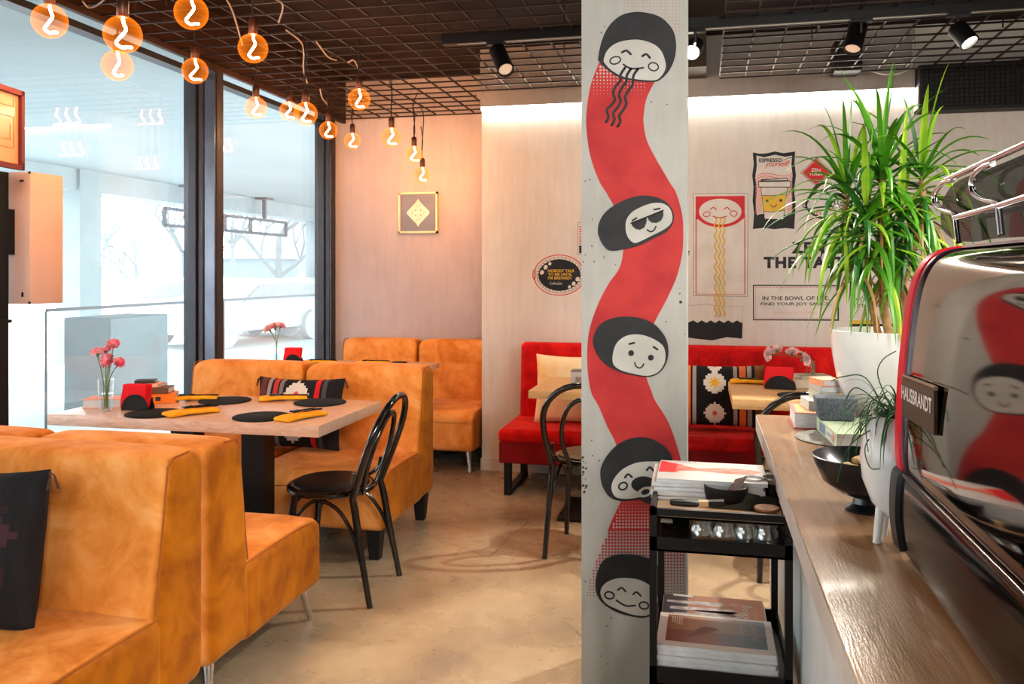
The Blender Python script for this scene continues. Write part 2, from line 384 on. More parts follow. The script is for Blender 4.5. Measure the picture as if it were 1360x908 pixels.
# ---- street seen through the glass
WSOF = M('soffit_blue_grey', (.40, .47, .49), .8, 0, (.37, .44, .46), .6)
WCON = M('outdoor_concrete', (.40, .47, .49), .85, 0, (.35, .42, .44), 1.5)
SNOW = M('pale_snowy_ground', (.86, .88, .88), .9, 0, (.80, .82, .83), .6)
struct('street', MB().box((-90, -40, -.25), (WX-.1, 90, -.06)), SNOW)
struct('arcade_soffit', MB().box((-10.1, -20, 3.1), (WX-.1, 40, 3.5)), WSOF)
struct('arcade_beam', MB().box((-10.4, -20, 2.76), (-9.85, 40, 3.3)), WCON)
for y in (11.7, 20.5, 29.3, 2.9):
    struct('arcade_column', MB().box((-10.25, y, -.1), (-9.8, y+.5, 3.1)), WCON)
RAILG = thin_glass('railing_glass', (.955, .98, .98), .35)
def outdoor():
    PALE = M('pale_silhouette', (.22, .28, .31), .9); PALE2 = M('pale_branches', (.24, .28, .29), .9); CARP = M('car_paint_washed_out', (.60, .64, .65), .4, col2=(.55, .6, .61)); CARG = M('car_glass_washed_out', (.46, .51, .53), .4); WH = M('wheel_washed_out', (.6, .62, .63), .6)  # pale tones imitate the washed-out look of overexposed daylight
    REDL = M('grey_steel', (.10, .13, .15), .5)
    t = thing('glass_railing', 'clear glass railing with thin grey handrail along the arcade', 'railing', (-5.1, 5.7, -.06))
    part('handrail', MB().bar((-5.1, 5.72, 1.12), (-5.1, 21, 1.12), .02, .025), REDL, t)
    for k in range(6):
        y0 = 5.72+k*2.55
        part('glass_panel', MB().box((-5.108, y0, .0), (-5.092, y0+2.5, 1.105)), RAILG, t)
        part('post', MB().box((-5.108, y0-.012, -.06), (-5.092, y0-.002, 1.11)), REDL, t)
    solo('utility_cabinet', MB().rbox((-6.1, 7.85, .45), (.55, .95, 1.02), .02), M('cabinet_blue_grey', (.145, .20, .225), .6, col2=(.13, .185, .205)), 'blue-grey utility box standing outside behind the glass railing', 'cabinet')
    t = thing('hanging_sign_rack', 'grey framed sign rack hung on rods from the arcade ceiling', 'sign', (-9.6, 14.2, 2.29))
    fr = MB(); X = -9.6
    for z in (2.29, 2.6): fr.bar((X, 13.6, z), (X, 18.2, z), .06)
    for y in (13.6, 14.5, 15.6, 16.6, 18.2): fr.bar((X, y, 2.29), (X, y, 2.6), .06)
    part('frame', fr, REDL, t)
    for y in (14.4, 17.2): part('hanging_rod', MB().bar((X, y, 2.6), (X, y, 3.1), .07).box((X-.15, y-.15, 3.06), (X+.15, y+.15, 3.1)), REDL, t)
    for y in (15.1, 16.1, 17.1, 17.7):
        part('round_panel', MB().lathe([(0, -.02), (.13, -.02), (.13, .02), (0, .02)], (X, y, 2.45), 16, axis=(1, 0, 0)), M('disc_pale', (.72, .78, .8), .6), t)
    def tree(loc, h, seed, label):
        rnd = random.Random(seed); tr, br = MB(), MB()
        def grow(p, d, L, r, k):
            q = p+d*L; m_ = p+d*L*.5+Vector((rnd.uniform(-1, 1), rnd.uniform(-1, 1), 0))*L*.06
            (tr if k == 0 else br).tube([p, m_, q], [r, r*.85, r*.7], 5, caps=False)
            if k >= 4: return
            for _ in range(3 if k else 5):
                a = Vector((rnd.uniform(-1, 1), rnd.uniform(-1, 1), rnd.uniform(-.1, .7))).normalized()
                grow(q if rnd.random() < .6 else m_, (d*.75+a*.85).normalized(), L*rnd.uniform(.55, .8), r*.55, k+1)
        grow(Vector(loc), Vector((0, 0, 1)), h*.33, h*.016, 0)
        t = thing('bare_tree', label, 'tree', loc, group='bare winter trees across the street'); part('trunk', tr, PALE2, t); part('branches', br, PALE2, t)
    for (u, d, h, sd, lb) in ((181, 30, 5.2, 3, 'small bare winter tree between the arcade column and the window post'), (244, 24, 6.0, 5, 'bare winter tree with forked crown just left of the window post'),
                              (309, 32, 7.5, 8, 'slim bare winter tree just right of the window post'), (370, 27, 8, 11, 'wide bare winter tree beside the far arcade column'), (140, 42, 9, 14, 'tall thin bare tree against the nearest arcade column')):
        p = pD(u, 400, d); tree((p.x, p.y, -.06), h, sd, lb)
    def car(u, d, L, label, rot=0):
        p = pD(u, 400, d); t = thing('parked_car', label, 'car', (p.x, p.y, -.06), group='parked cars in the street')
        R = Matrix.Translation(t.location) @ Matrix.Rotation(rot, 4, 'Z')
        pr = [(-.5, .3), (-.49, .62), (-.36, .78), (-.22, .84), (-.1, 1.28), (.18, 1.36), (.36, 1.3), (.46, .92), (.5, .8), (.5, .32)]
        part('body', MB().prism([(a*L, -.85, b) for a, b in pr], (0, 1.7, 0)).xf(R), CARP, t)
        wn = [(-.19, .88), (-.085, 1.2), (.17, 1.28), (.33, 1.23), (.41, .92)]
        part('side_window', MB().prism([(a*L, -.87, b) for a, b in wn], (0, 1.74, 0)).xf(R), CARG, t)
        for x in (-.31, .31):
            for y in (-.86, .86): part('wheel', MB().lathe([(0, -.1), (.2, -.1), (.33, -.09), (.33, .09), (.2, .1), (0, .1)], (x*L, y, .33), 18, axis=(0, 1, 0)).xf(R), WH, t)
    car(186, 21, 4.2, 'pale parked car beyond the railing at the left window pane', 1.4); car(318, 18, 4.3, 'nearest pale parked car with white wheel seen in the right window pane', 1.35)
    car(246, 25, 4.2, 'pale parked car half hidden behind the window post', 1.4); car(396, 21, 4.2, 'pale parked car by the far arcade column', 1.3)
    t = thing('kiosk', 'small pale blue kiosk far across the snowy street', 'kiosk', tuple(pD(344, 378, 60)*1)[:2]+(-.06,))
    p = t.location; part('walls', MB().box((p.x-2, p.y-2, -.06), (p.x+2, p.y+2, 2.4)), PALE, t); part('roof', MB().box((p.x-2.4, p.y-2.4, 2.4), (p.x+2.4, p.y+2.4, 2.7)), M('kiosk_roof', (.7, .73, .74), .8), t)
    for (u, v0, d, w, lab) in ((430, 300, 70, 9, 'pale blue building far behind the far arcade column'), (345, 345, 85, 12, 'low pale building far behind the bare trees')):
        p = pD(u, v0, d); t = thing('building', lab, 'building', (p.x, p.y, -.06))
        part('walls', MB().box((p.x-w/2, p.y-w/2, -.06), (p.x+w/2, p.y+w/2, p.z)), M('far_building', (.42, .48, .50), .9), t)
        wi = MB()
        for z in range(1, max(2, int(p.z))): wi.box((p.x+w/2, p.y-w*.4, z*1.6), (p.x+w/2+.05, p.y+w*.4, z*1.6+.7)).box((p.x-w*.4, p.y-w/2-.05, z*1.6), (p.x+w*.4, p.y-w/2, z*1.6+.7))
        part('windows', wi, M('far_windows', (.34, .4, .43), .5), t)
outdoor()
# ================================================================== ceiling fittings
def grid(x0, x1, y0, y1, label, cut=None):
    mb = MB(); g = .161; r = .0045; z = 2.70
    y = y1
    while y > y0:
        xe = cut[0] if cut and y > cut[1] else x1
        mb.box((x0, y-r, z-r), (xe, y+r, z+r)); y -= g
    x = x0
    while x <= x1+.01:
        ye = cut[1] if cut and x > cut[0] else y1
        mb.box((x-r, y0, z+r*.6), (x+r, ye, z+r*2.6)); x += g
    o = thing('wire_ceiling_grid', label, 'ceiling grid', (x0, y0, z)); part('wires', mb, BARM, o)
    for i in range(5):
        for j in range(3):
            px = x0+(x1-x0)*(j+.5)/3; py = y0+(min(y1, 5.5)-y0)*(i+.5)/5
            part('hanger', MB().tube([(px, py, z), (px, py, 3.02)], .004, 6), BARM, o)
grid(-2.92, -.36, -1.0, 6.53, 'dark wire grid hung under the ceiling over the orange booths', (-1.6, 5.73))
grid(.11, 2.95, -1.0, 5.71, 'dark wire grid hung under the ceiling on the right, over the red bench')
trk = thing('lighting_track', 'long black lighting track running below the ceiling grid', 'light track', (-1.38, 4.4, 2.66))
part('rail', MB().box((-1.38, 4.37, 2.66), (2.9, 4.43, 2.715)), BLACKM, trk)
part('conductor_strip', MB().box((-1.3, 4.386, 2.657), (2.9, 4.394, 2.661)), M('rail_strip', (.5, .48, .42), .4, .6), trk)
def spot(top, bot, lit, label, aim_e):
    t = thing('track_spotlight', label, 'spotlight', top, group='spotlights on the black track')
    top, bot = Vector(top), Vector(bot); a = (bot-top).normalized(); L = (bot-top).length
    part('housing', MB().lathe([(0, 0), (.04, 0), (.045, .006), (.045, L), (.038, L), (.036, L-.02), (0, L-.02)], top, 24, axis=a), BLACKM, t)
    part('lens', MB().lathe([(0, L-.012), (.036, L-.012)], top, 24, axis=a), SPOTE if lit else M('lens_dim', (.5, .38, .3), .3, emis=(1, .7, .5), estr=.35), t)
    m_ = top+a*L*.25; part('bracket', MB().tube([(m_.x, m_.y, m_.z), (top.x, 4.4, 2.6), (top.x, 4.4, 2.66)], .008, 8).box((top.x-.05, 4.38, 2.645), (top.x+.05, 4.42, 2.66)), BLACKM, t)
    if aim_e:
        ld = bpy.data.lights.new('spot', 'SPOT'); ld.energy = aim_e; ld.color = (1, .91, .78); ld.spot_size = 1.25; ld.spot_blend = .35; ld.shadow_soft_size = .03
        l = bpy.data.objects.new('spot', ld); COL.objects.link(l); l.location = bot+a*.02; l.rotation_euler = a.to_track_quat('-Z', 'Y').to_euler()
spot(pD(660, 66, 4.55), pD(672, 93, 4.42), False, 'black track spotlight left of the painted pillar, near the track end', 150)
spot(pD(924, 60, 4.55), pD(919, 70, 4.42), True, 'lit track spotlight shining out right beside the painted pillar', 40)
spot(pD(1140, 34, 4.2), pD(1132, 66, 4.15), False, 'black track spotlight hanging straight down in front of the wall speaker', 150)
spot(pD(1270, 36, 4.06), pD(1288, 57, 4.0), True, 'tilted lit track spotlight at the upper right', 110)
solo('ventilation_duct', MB().box((-.32, 5.5, 2.735), (.025, 5.83, 3.02)), M('dark_duct', (.06, .045, .03), .6), 'dark duct box under the ceiling right of the painted pillar', 'duct')
sp = thing('wall_speaker', 'black speaker mounted high on the back wall above the light strip', 'speaker', (.85, 5.7, 2.74))
a, b = pY(1109, 94, 5.62), pY(1146, 50, 5.62)
part('cabinet', MB().rbox(((a.x+b.x)/2, 5.72, (a.z+b.z)/2), (b.x-a.x, .2, b.z-a.z), .012, 2, 1), BLACKP, sp)
part('grille', MB().box((a.x+.02, 5.612, a.z+.03), (b.x-.02, 5.62, b.z-.02)), M('speaker_grille', (.03, .03, .03), .8), sp)
part('cable', MB().tube(crom([(b.x, 5.75, a.z+.05), (b.x+.15, 5.7, a.z-.02), (b.x+.3, 5.72, a.z+.02), (b.x+.32, 5.75, b.z)], 6), .006, 6), M('white_cable', (.6, .6, .58), .5), sp)
part('mount', MB().box((a.x+.05, 5.82, a.z+.05), (b.x-.05, 5.835, b.z-.05)), BLACKM, sp)
ac = thing('air_vent_box', 'black grilled vent box at the top right of the back wall', 'vent', (1.33, 5.73, 2.44))
part('casing', MB().box((1.335, 5.745, 2.44), (2.98, 5.88, 2.73)), BLACKP, ac)
g = MB()
for i in range(56): g.box((1.36+i*.029, 5.733, 2.46), (1.366+i*.029, 5.745, 2.715))
for i in range(10): g.box((1.355, 5.731, 2.46+i*.027), (2.96, 5.745, 2.466+i*.027))
part('grille', g, M('vent_grille', (.012, .012, .012), .7), ac)
part('end_plate', MB().box((1.328, 5.75, 2.455), (1.335, 5.87, 2.60)), M('vent_end', (.5, .48, .45), .5), ac)
led = solo('led_strip', MB().box((-1.552, 5.845, 2.590), (1.325, 5.878, 2.6075)), LEDE, 'bright white light strip under the ledge along the back wall', 'light strip')
def aim(name, loc, tgt, energy, size, color, sy=None):
    ld = bpy.data.lights.new(name, 'AREA'); ld.energy = energy; ld.size = size; ld.color = color; ld.spread = 2.3 if energy > 1 else 3.14159
    if sy: ld.shape = 'RECTANGLE'; ld.size_y = sy
    l = bpy.data.objects.new(name, ld); COL.objects.link(l); l.location = loc
    l.rotation_euler = (Vector(tgt)-Vector(loc)).to_track_quat('-Z', 'Y').to_euler(); return l
# pendant bulbs
def bulb_glass():
    m, nt, out = newmat('amber_bulb_glass'); t = nt.nodes.new('ShaderNodeBsdfTransparent'); t.inputs[0].default_value = (1, .84, .74, 1)
    e = nt.nodes.new('ShaderNodeEmission'); e.inputs[0].default_value = (1, .27, .015, 1)
    lw = nt.nodes.new('ShaderNodeLayerWeight'); lw.inputs[0].default_value = .35
    ln(nt, mth(nt, 'ADD', mth(nt, 'MULTIPLY', lw.outputs['Facing'], .42), .13), e.inputs[1])
    a = nt.nodes.new('ShaderNodeAddShader'); ln(nt, t.outputs[0], a.inputs[0]); ln(nt, e.outputs[0], a.inputs[1]); ln(nt, a.outputs[0], out.inputs[0])
    m.cycles.emission_sampling = 'NONE'; return m
BULB = bulb_glass()
FILC = crom([(0, 0, .055), (.004, 0, .035), (.010, 0, .015), (-.012, .004, -.012), (-.022, .006, -.028), (-.006, .012, -.040), (.014, .004, -.040), (.03, -.006, -.044)], 5)
def pendant(c, label, rot, proto=[]):
    c = Vector(c)
    if not proto:
        t = thing('pendant_bulb', label, 'pendant lamp', (0, 0, 0))
        r = .0625
        part('globe', MB().lathe([(r*sin(w), -r*cos(w)) for w in [pi*i/20*.93+.0 for i in range(21)]], (0, 0, 0), 28), BULB, t)
        part('filament', MB().tube(FILC, .0048, 8), FIL, t, 'glowing twisted filament')
        part('socket', MB().lathe([(0, .058), (.016, .058), (.0195, .064), (.0195, .115), (.016, .123), (.006, .130), (0, .130)], (0, 0, 0), 20), SOCK, t)
        proto.append(t); t.location = c; t.rotation_euler.z = rot; t['group'] = 'glowing globe bulbs under the ceiling grid'
    else: t = dup(proto[0], c, rot, label)
    k = random.uniform(-.04, .04); inv = Matrix.Rotation(-rot, 3, 'Z')
    part('cord', MB().tube(crom([c+Vector((0, 0, .128)), c+Vector((k*.15, k*.1, .19)), Vector((c.x-k*.4, c.y+k*.3, 2.62 if c.z < 2.42 else 2.64)), Vector((c.x+k, c.y, 2.72))], 5), .0032, 6), CORD, t)
    ld = bpy.data.lights.new('bulb_light', 'POINT'); ld.energy = 7.5; ld.color = (1, .47, .15); ld.shadow_soft_size = .05
    l = bpy.data.objects.new('bulb_light', ld); COL.objects.link(l); l.location = c; l.visible_glossy = False
BL = [(66, 28, 22.5, 'largest globe bulb at the upper left corner of the window'), (163, 46, 24.5, 'globe bulb hanging just above another at the upper left window'), (156, 87, 20, 'lower globe bulb of the pair at the upper left window'),
      (254, 17, 22, 'globe bulb at the very top, cut by the top of the picture'), (259, 94, 17, 'globe bulb in front of the top of the wide window post'), (336, 64, 19.5, 'globe bulb hanging against the dark grid above the right window'),
      (340, 143, 14.5, 'globe bulb in front of the right window, nearest the window post'), (384, 147.5, 12.8, 'smaller globe bulb half behind a nearer one before the right window'), (406, 151, 15.5, 'nearer globe bulb overlapping a smaller one before the right window'),
      (436, 173, 12, 'globe bulb beside the corner post of the right window'), (468, 187, 11, 'globe bulb at the left end of the alcove wall by the corner'), (477, 132, 14.5, 'globe bulb hanging against the dark grid at the middle of the ceiling'),
      (520, 182, 13, 'globe bulb at the middle of the alcove wall, left of two lower ones'), (550, 205, 11.5, 'globe bulb hanging second lowest above the framed picture'), (561, 232, 10.8, 'lowest globe bulb just above the framed picture')]
for i, (u, v, r, lb) in enumerate(BL): pendant(pD(u, v, .0625*F/r), lb, TH+.25*math.sin(i*2.1))
for k, pts in enumerate(([(370, 30), (375, 5), (350, -6)], [(380, 40), (402, 60), (403, 92), (408, 110)], [(420, 55), (435, 75), (447, 80)], [(462, 83), (470, 80), (476, 92)], [(425, 118), (428, 130), (436, 140)], [(110, 2), (118, 10), (130, 6), (142, -4)], [(300, -2), (310, 18), (322, 60)])):
    solo('loose_cable', MB().tube(crom([pZ(u, v, 2.66+.01*(k % 3)) for u, v in pts], 6), .0045, 6), M('grey_cable%d' % k, (.2, .17, .15), .5), ['grey cable loop above the bulb over the right window', 'long grey cable dropping to the bulb pair before the right window', 'short grey cable lying on the grid right of centre', 'short bent grey cable above the middle bulb', 'grey cable bit above the far window corner', 'curved grey cable at the top left of the grid', 'grey cable running down at the top of the grid'][k], 'cable')
# lights for the room: added unseen fill over the bar and behind the viewer
aim('bar_fill', (1.35, -1.5, 2.6), (-.2, 2.8, 1.1), 80, 1.0, (1, .94, .86))
aim('booth_fill', (-1.5, -1.2, 2.6), (-1.6, 2.5, .6), 16, 1.5, (1, .86, .68))
aim('counter_fill', (1.9, 2.6, 2.5), (.6, 2.9, .95), 26, .8, (1, .93, .84))
w = bpy.data.worlds.new('overcast'); SC.world = w; w.use_nodes = True; nt = w.node_tree; nt.nodes.clear()
wo = nt.nodes.new('ShaderNodeOutputWorld'); bg = nt.nodes.new('ShaderNodeBackground'); bg.inputs[1].default_value = 3.8
tc = nt.nodes.new('ShaderNodeTexCoord'); sx = nt.nodes.new('ShaderNodeSeparateXYZ'); ln(nt, tc.outputs['Generated'], sx.inputs[0])
ln(nt, ramp(nt, sx.outputs['Z'], [(0, (.95, .98, 1)), (.5, (.86, .94, 1))]), bg.inputs[0]); ln(nt, bg.outputs[0], wo.inputs[0])
pl = aim('window_portal', (-3.2, 2.0, 1.5), (0, 2.0, 1.5), 1, 9.2, (1, 1, 1), 2.9); pl.data.cycles.is_portal = True
SC.view_settings.view_transform = 'Standard'; SC.view_settings.look = 'Medium High Contrast'; SC.view_settings.exposure = .3
SC.cycles.sample_clamp_indirect = 4; SC.cycles.max_bounces = 9; SC.cycles.transparent_max_bounces = 24; SC.cycles.use_denoising = True
# ================================================================== sofas
def sofa(name, label, cat, x0, x1, yf, facing, depth, legs, zt=.875, nmod=2, group=None):
    """orange booth sofa; yf = front edge y, facing = -1 looks at the viewer, +1 looks away"""
    yb = yf-facing*depth; t = thing(name, label, cat, ((x0+x1)/2, (yf+yb)/2, 0), 0, group)
    W = (x1-x0)/nmod; bt = .265
    def Y(d): return yf-facing*d                     # d = distance behind the front edge
    for k in range(nmod):
        xa, xb = x0+k*W, x0+(k+1)*W; cx = (xa+xb)/2; g = .003
        last = k == nmod-1
        # seat
        sd = depth-bt+.05; cz = (.145+.425)/2; hz = (.425-.145)/2; hx = W/2-g; hy = sd/2
        rnd = random.Random(int(x0*100)+k*7+int(yf*10))
        ph = [rnd.uniform(0, 6) for _ in range(6)]
        def fs(p):
            q = p.copy(); a = max(0, p.z/hz); ex = 1-abs(p.x/hx)**4; ey = 1-abs(p.y/hy)**4
            if a > .5:
                q.z += .016*ex*ey
                q.z += .003*ex*ey*(sin(p.x*17+ph[0]+p.y*8)+sin(p.y*23+p.x*11+ph[1]))
                q.z -= .02*max(0, (p.y*facing-hy*.72)/(hy*.28))**2     # front roll
            q.x += .003*sin(p.y*9+ph[2])*(1-a)*.5
            return q
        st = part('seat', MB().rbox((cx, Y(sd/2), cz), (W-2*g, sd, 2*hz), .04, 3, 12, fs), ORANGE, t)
        # backrest: slab that thins and leans back to a rounded top
        bh = (zt-.145)/2; bcz = .145+bh; hb = bt/2
        def fb(p):
            q = p.copy(); u = (p.z+bh)/(2*bh)
            if p.y*facing > 0:                                         # front face slopes back with height
                q.y -= facing*(.012+.055*max(0, u-.42)/.58)*(p.y*facing/hb)
                q.y += facing*.02*(1-min(1, u/.5))*(p.y*facing/hb)
            e = 1-abs(p.x/(W/2))**4
            if p.y*facing > hb*.5: q.y += facing*.012*e*sin(min(1, u)*pi)
            if p.z > bh*.6: q.z += .008*e-.016*max(0, p.y*facing/hb)**2
            return q
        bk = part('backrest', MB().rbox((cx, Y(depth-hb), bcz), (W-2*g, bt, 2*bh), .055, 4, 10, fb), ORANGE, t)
        if last or k == 0:                                             # piping seam on the open end
            xe = xb-g-.012 if last else xa+g+.012
            sg = 1 if last else -1
            p_ = []
            for u in [i/14 for i in range(15)]:
                z = .43+(zt-.03-.43)*u; uu = (z-.145)/(2*bh)
                yy = Y(depth-bt)-facing*(.012+.055*max(0, uu-.42)/.58)+facing*.02*(1-min(1, uu/.5))
                p_.append((xe, yy+facing*-.012, z))
            p_ += [(xe+sg*.004, Y(depth-bt*.62), zt-.004), (xe+sg*.004, Y(depth-bt*.35), zt-.001)]
            part('piping', MB().tube(p_, .0032, 6), SEAM, bk)
            p_ = [(xe, Y(sd*.98), .418), (xe, Y(sd*.6), .424), (xe, Y(sd*.25), .42), (xe, Y(.05), .404), (xe, Y(.012), .385)]
            part('piping', MB().tube(crom(p_, 5), .0032, 6), SEAM, st)
    part('underframe', MB().box((x0+.09, Y(.10), .132), (x1-.09, Y(depth-.08), .15)), BLACKM, t)
    for x in (x0+.065, x1-.065):
        for d in (.06, depth-.085):
            if legs == 'chrome':
                s_ = 1 if x > (x0+x1)/2 else -1; f_ = facing*(1 if d < .3 else -1)
                part('leg', MB().tube([(x, Y(d), .145), (x+s_*.012, Y(d)+f_*.018, .07), (x+s_*.022, Y(d)+f_*.035, 0)], [.021, .015, .009], 14), CHROME, t)
            else:
                a = MB(); q = [(-1, -1), (1, -1), (1, 1), (-1, 1)]
                a.add([(x+i*.036, Y(d)+j*.036, .148) for i, j in q]+[(x+i*.024, Y(d)+j*.024, 0) for i, j in q], [(0,1,2,3),(7,6,5,4),(0,4,5,1),(1,5,6,2),(2,6,7,3),(3,7,4,0)])
                part('leg', a, BLACKP, t)
    return t
G = 'orange velvet booth sofas by the window'
XR = -1.52
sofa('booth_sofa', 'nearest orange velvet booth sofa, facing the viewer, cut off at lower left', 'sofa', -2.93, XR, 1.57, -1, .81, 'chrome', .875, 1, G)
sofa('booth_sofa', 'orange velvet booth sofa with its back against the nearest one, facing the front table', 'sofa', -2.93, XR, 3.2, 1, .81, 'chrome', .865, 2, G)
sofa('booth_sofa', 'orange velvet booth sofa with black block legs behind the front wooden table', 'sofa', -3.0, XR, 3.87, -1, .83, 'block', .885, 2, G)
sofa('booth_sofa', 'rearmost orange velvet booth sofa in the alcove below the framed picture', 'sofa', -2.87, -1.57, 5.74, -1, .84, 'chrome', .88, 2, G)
# red bench
def bench():
    x0, x1, yf, yb = -1.275, 1.6, 5.2, 5.83
    t = thing('red_bench', 'long red velvet bench along the back wall behind the painted pillar', 'bench', ((x0+x1)/2, yf, 0))
    def fs(p):
        q = p.copy()
        if p.z > .05: q.z += .012*(1-abs(p.x/1.43)**6)*(1-abs(p.y/.33)**4)+.003*sin(p.x*19)*sin(p.y*14)
        return q
    st = part('seat', MB().rbox(((x0+x1)/2, yf+.33, .38), (x1-x0, .66, .09), .035, 3, 20, fs), REDV, t)
    part('seat_base', MB().rbox(((x0+x1)/2, yf+.335, .275), (x1-x0-.012, .64, .14), .012, 2, 8), REDSHADE, t)
    n = 14; w = (x1-x0-.03)/n
    def fb(p):
        q = p.copy()
        if p.y < 0: q.y -= .010*(1-abs(((p.x+1.41) % w)/w*2-1)**6)
        q.y += .05*(p.z+.28)/.56
        return q
    bk = part('backrest', MB().rbox(((x0+x1)/2+.02, yb-.075, .66), (x1-x0-.03, .095, .545), .03, 3, 84, fb), REDV, t)
    sm = MB()
    for i in range(1, n): sm.tube([(x0+.03+i*w, yb-.128+.05*.15, .47), (x0+.03+i*w, yb-.124+.05*.9, .9)], .003, 5)
    part('channel_seam', sm, REDSEAM, bk)
    for x in (x0+.06, (x0+x1)/2+.3, x1-.08):
        f = MB(); y0, y1 = yf+.05, yf+.55
        f.box((x-.022, y0-.022, 0), (x+.022, y0+.022, .21)).box((x-.022, y1-.022, 0), (x+.022, y1+.022, .21)).box((x-.022, y0, 0), (x+.022, y1, .03)).box((x-.022, y0, .19), (x+.022, y1, .208))
        part('leg', f, BLACKM, t)
bench()
# ================================================================== tables
def table(name, label, x0, x1, y0, y1, z, th, mtop, kind):
    t = thing(name, label, 'table', ((x0+x1)/2, (y0+y1)/2, 0))
    part('tabletop', MB().rbox(((x0+x1)/2, (y0+y1)/2, z-th/2), (x1-x0, y1-y0, th), .003, 1, 1), mtop, t)
    cx, cy = (x0+x1)/2, (y0+y1)/2
    if kind == 'twin':
        for x in (cx-.195, cx+.195):
            part('leg', MB().box((x-.062, cy-.05, .012), (x+.062, cy+.05, z-th)), BLACKM, t)
        part('base_plate', MB().rbox((cx, cy, .008), (.62, .45, .016), .004, 1, 1), BLACKM, t)
        part('top_plate', MB().box((cx-.28, cy-.2, z-th-.01), (cx+.28, cy+.2, z-th)), BLACKM, t)
    else:
        part('leg', MB().box((cx-.04, cy-.04, .012), (cx+.04, cy+.04, z-th)), BLACKM, t)
        part('base_plate', MB().rbox((cx, cy-.03, .012), (.42, .46, .024), .004, 1, 1), BLACKM, t)
        part('top_plate', MB().box((cx-.2, cy-.2, z-th-.01), (cx+.2, cy+.2, z-th)), BLACKM, t)
TZ = .75
table('dining_table', 'front wooden dining table by the window with place settings, between two orange sofas', -3.03, -1.637, 3.40, 4.14, TZ, .052, TABLEW, 'twin')
table('dining_table', 'rear wooden dining table by the window in front of the alcove sofa', -2.98, -1.915, 5.28, 6.0, TZ, .04, TABLEW, 'twin')
table('dining_table', 'pale wooden table left of the painted pillar in front of the red bench', -.965, -.235, 4.68, 5.33, TZ, .045, TABLER, 'single')
table('dining_table', 'pale wooden table with flowers right of the painted pillar in front of the red bench', .155, 1.0, 4.62, 5.36, TZ, .055, TABLER, 'single')
# ================================================================== bentwood chairs
SEATL = M('black_seat_pad', (.012, .011, .012), .38); SEATT = M('brown_cane_seat', (.10, .06, .03), .4)
def chair(seatmat, label):
    t = thing('bentwood_chair', label, 'chair', (0, 0, 0), 0)
    part('seat', MB().lathe([(0, .44), (.17, .44), (.188, .445), (.198, .453), (.198, .466), (.19, .474), (.172, .476), (.16, .474)], (0, 0, 0), 40), BLACKG, t)
    part('seat_pad', MB().lathe([(.168, .474), (.170, .482), (.158, .489), (.1, .493), (0, .494)], (0, 0, 0), 40), seatmat, t)
    def hoop(w0, w1, wm, zt, lean, zs, y0, r):
        L = []
        for i in range(9):
            u = i/8; z = zs+(zt-.2-zs)*u; L.append((w1+(wm-w1)*sin(u*pi/2), y0-lean*max(0, (z-.45))/.42, z))
        for i in range(1, 9):
            a = pi/2*i/8; z = zt-.2+.2*sin(a); L.append((wm*cos(a), y0-lean*(z-.45)/.42, z))
        return L+[(-p[0], p[1], p[2]) for p in L[-2::-1]]
    h = hoop(0, .172, .205, .875, .15, .45, -.168, .015)
    feet = [(.195, -.255, 0), (.186, -.215, .2), (.176, -.18, .4)]
    part('back_hoop', MB().tube(feet+h+[(-p[0], p[1], p[2]) for p in feet[::-1]], [.0125, .015, .0165]+[.0155]*len(h)+[.0165, .015, .0125], 12), BLACKG, t)
    h2 = hoop(0, .075, .115, .80, .13, .45, -.175, .012)
    part('inner_hoop', MB().tube(h2, .0115, 10), BLACKG, t)
    for s in (-1, 1):
        part('leg', MB().tube([(s*.135, .115, .45), (s*.145, .13, .3), (s*.16, .165, 0)], [.017, .0165, .012], 12), BLACKG, t)
        part('brace', MB().tube(crom([(s*.155, .145, .19), (s*.15, .115, .33), (s*.148, .02, .425), (s*.158, -.09, .40), (s*.175, -.17, .30), (s*.187, -.212, .18)], 6), .009, 8), BLACKG, t)
        part('corner_bracket', MB().tube(crom([(s*.17, -.172, .56), (s*.172, -.15, .50), (s*.165, -.09, .465)], 5), .008, 8), BLACKG, t)
    part('front_brace', MB().tube(crom([(-.15, .14, .25), (-.12, .13, .38), (0, .125, .43), (.12, .13, .38), (.15, .14, .25)], 6), .008, 8), BLACKG, t)
    return t
c1 = chair(SEATL, 'black bentwood chair with round black seat at the end of the front table'); c1.location = (-1.635, 3.53, 0); c1.rotation_euler.z = pi/2+.03
c2 = chair(SEATT, 'black bentwood chair with brown seat left of the painted pillar'); c2.location = (-.565, 4.36, 0); c2.rotation_euler.z = -.02
c3 = dup(c2, (.445, 4.27, 0), .02, 'black bentwood chair behind the far end of the bar counter'); 
for c in (c1, c2, c3): c['group'] = 'black bentwood chairs'
# ================================================================== things on the tables
ZT = TZ+.0005
MATG = 'round black felt placemats'
def placemat(p, label, z=ZT, r=.133):
    solo('placemat', MB().lathe([(0, 0), (r-.002, 0), (r, .0015), (r, .0045), (r-.002, .006), (0, .006)], (p[0], p[1], z), 40), FELT, label, 'placemat', MATG)
for (u, v), lb in (((205.5, 549.5), 'round black placemat nearest the vase on the front table'), ((348, 554), 'round black placemat at the near edge of the front table, left of the chair'),
                   ((299, 532.5), 'round black placemat at the far edge of the front table, left one'), ((425, 535), 'round black placemat at the far right of the front table')):
    placemat(pZ(u, v, TZ), lb)
placemat((-2.64, 5.68), 'round black placemat near the red napkins on the rear window table', r=.12); placemat((-2.13, 5.70), 'round black placemat at the aisle end of the rear window table', r=.12)
placemat((-2.2, 5.92), 'half hidden black placemat beyond the others on the rear window table', r=.06)
placemat((.53, 4.80), 'round black placemat on the pale table right of the pillar')
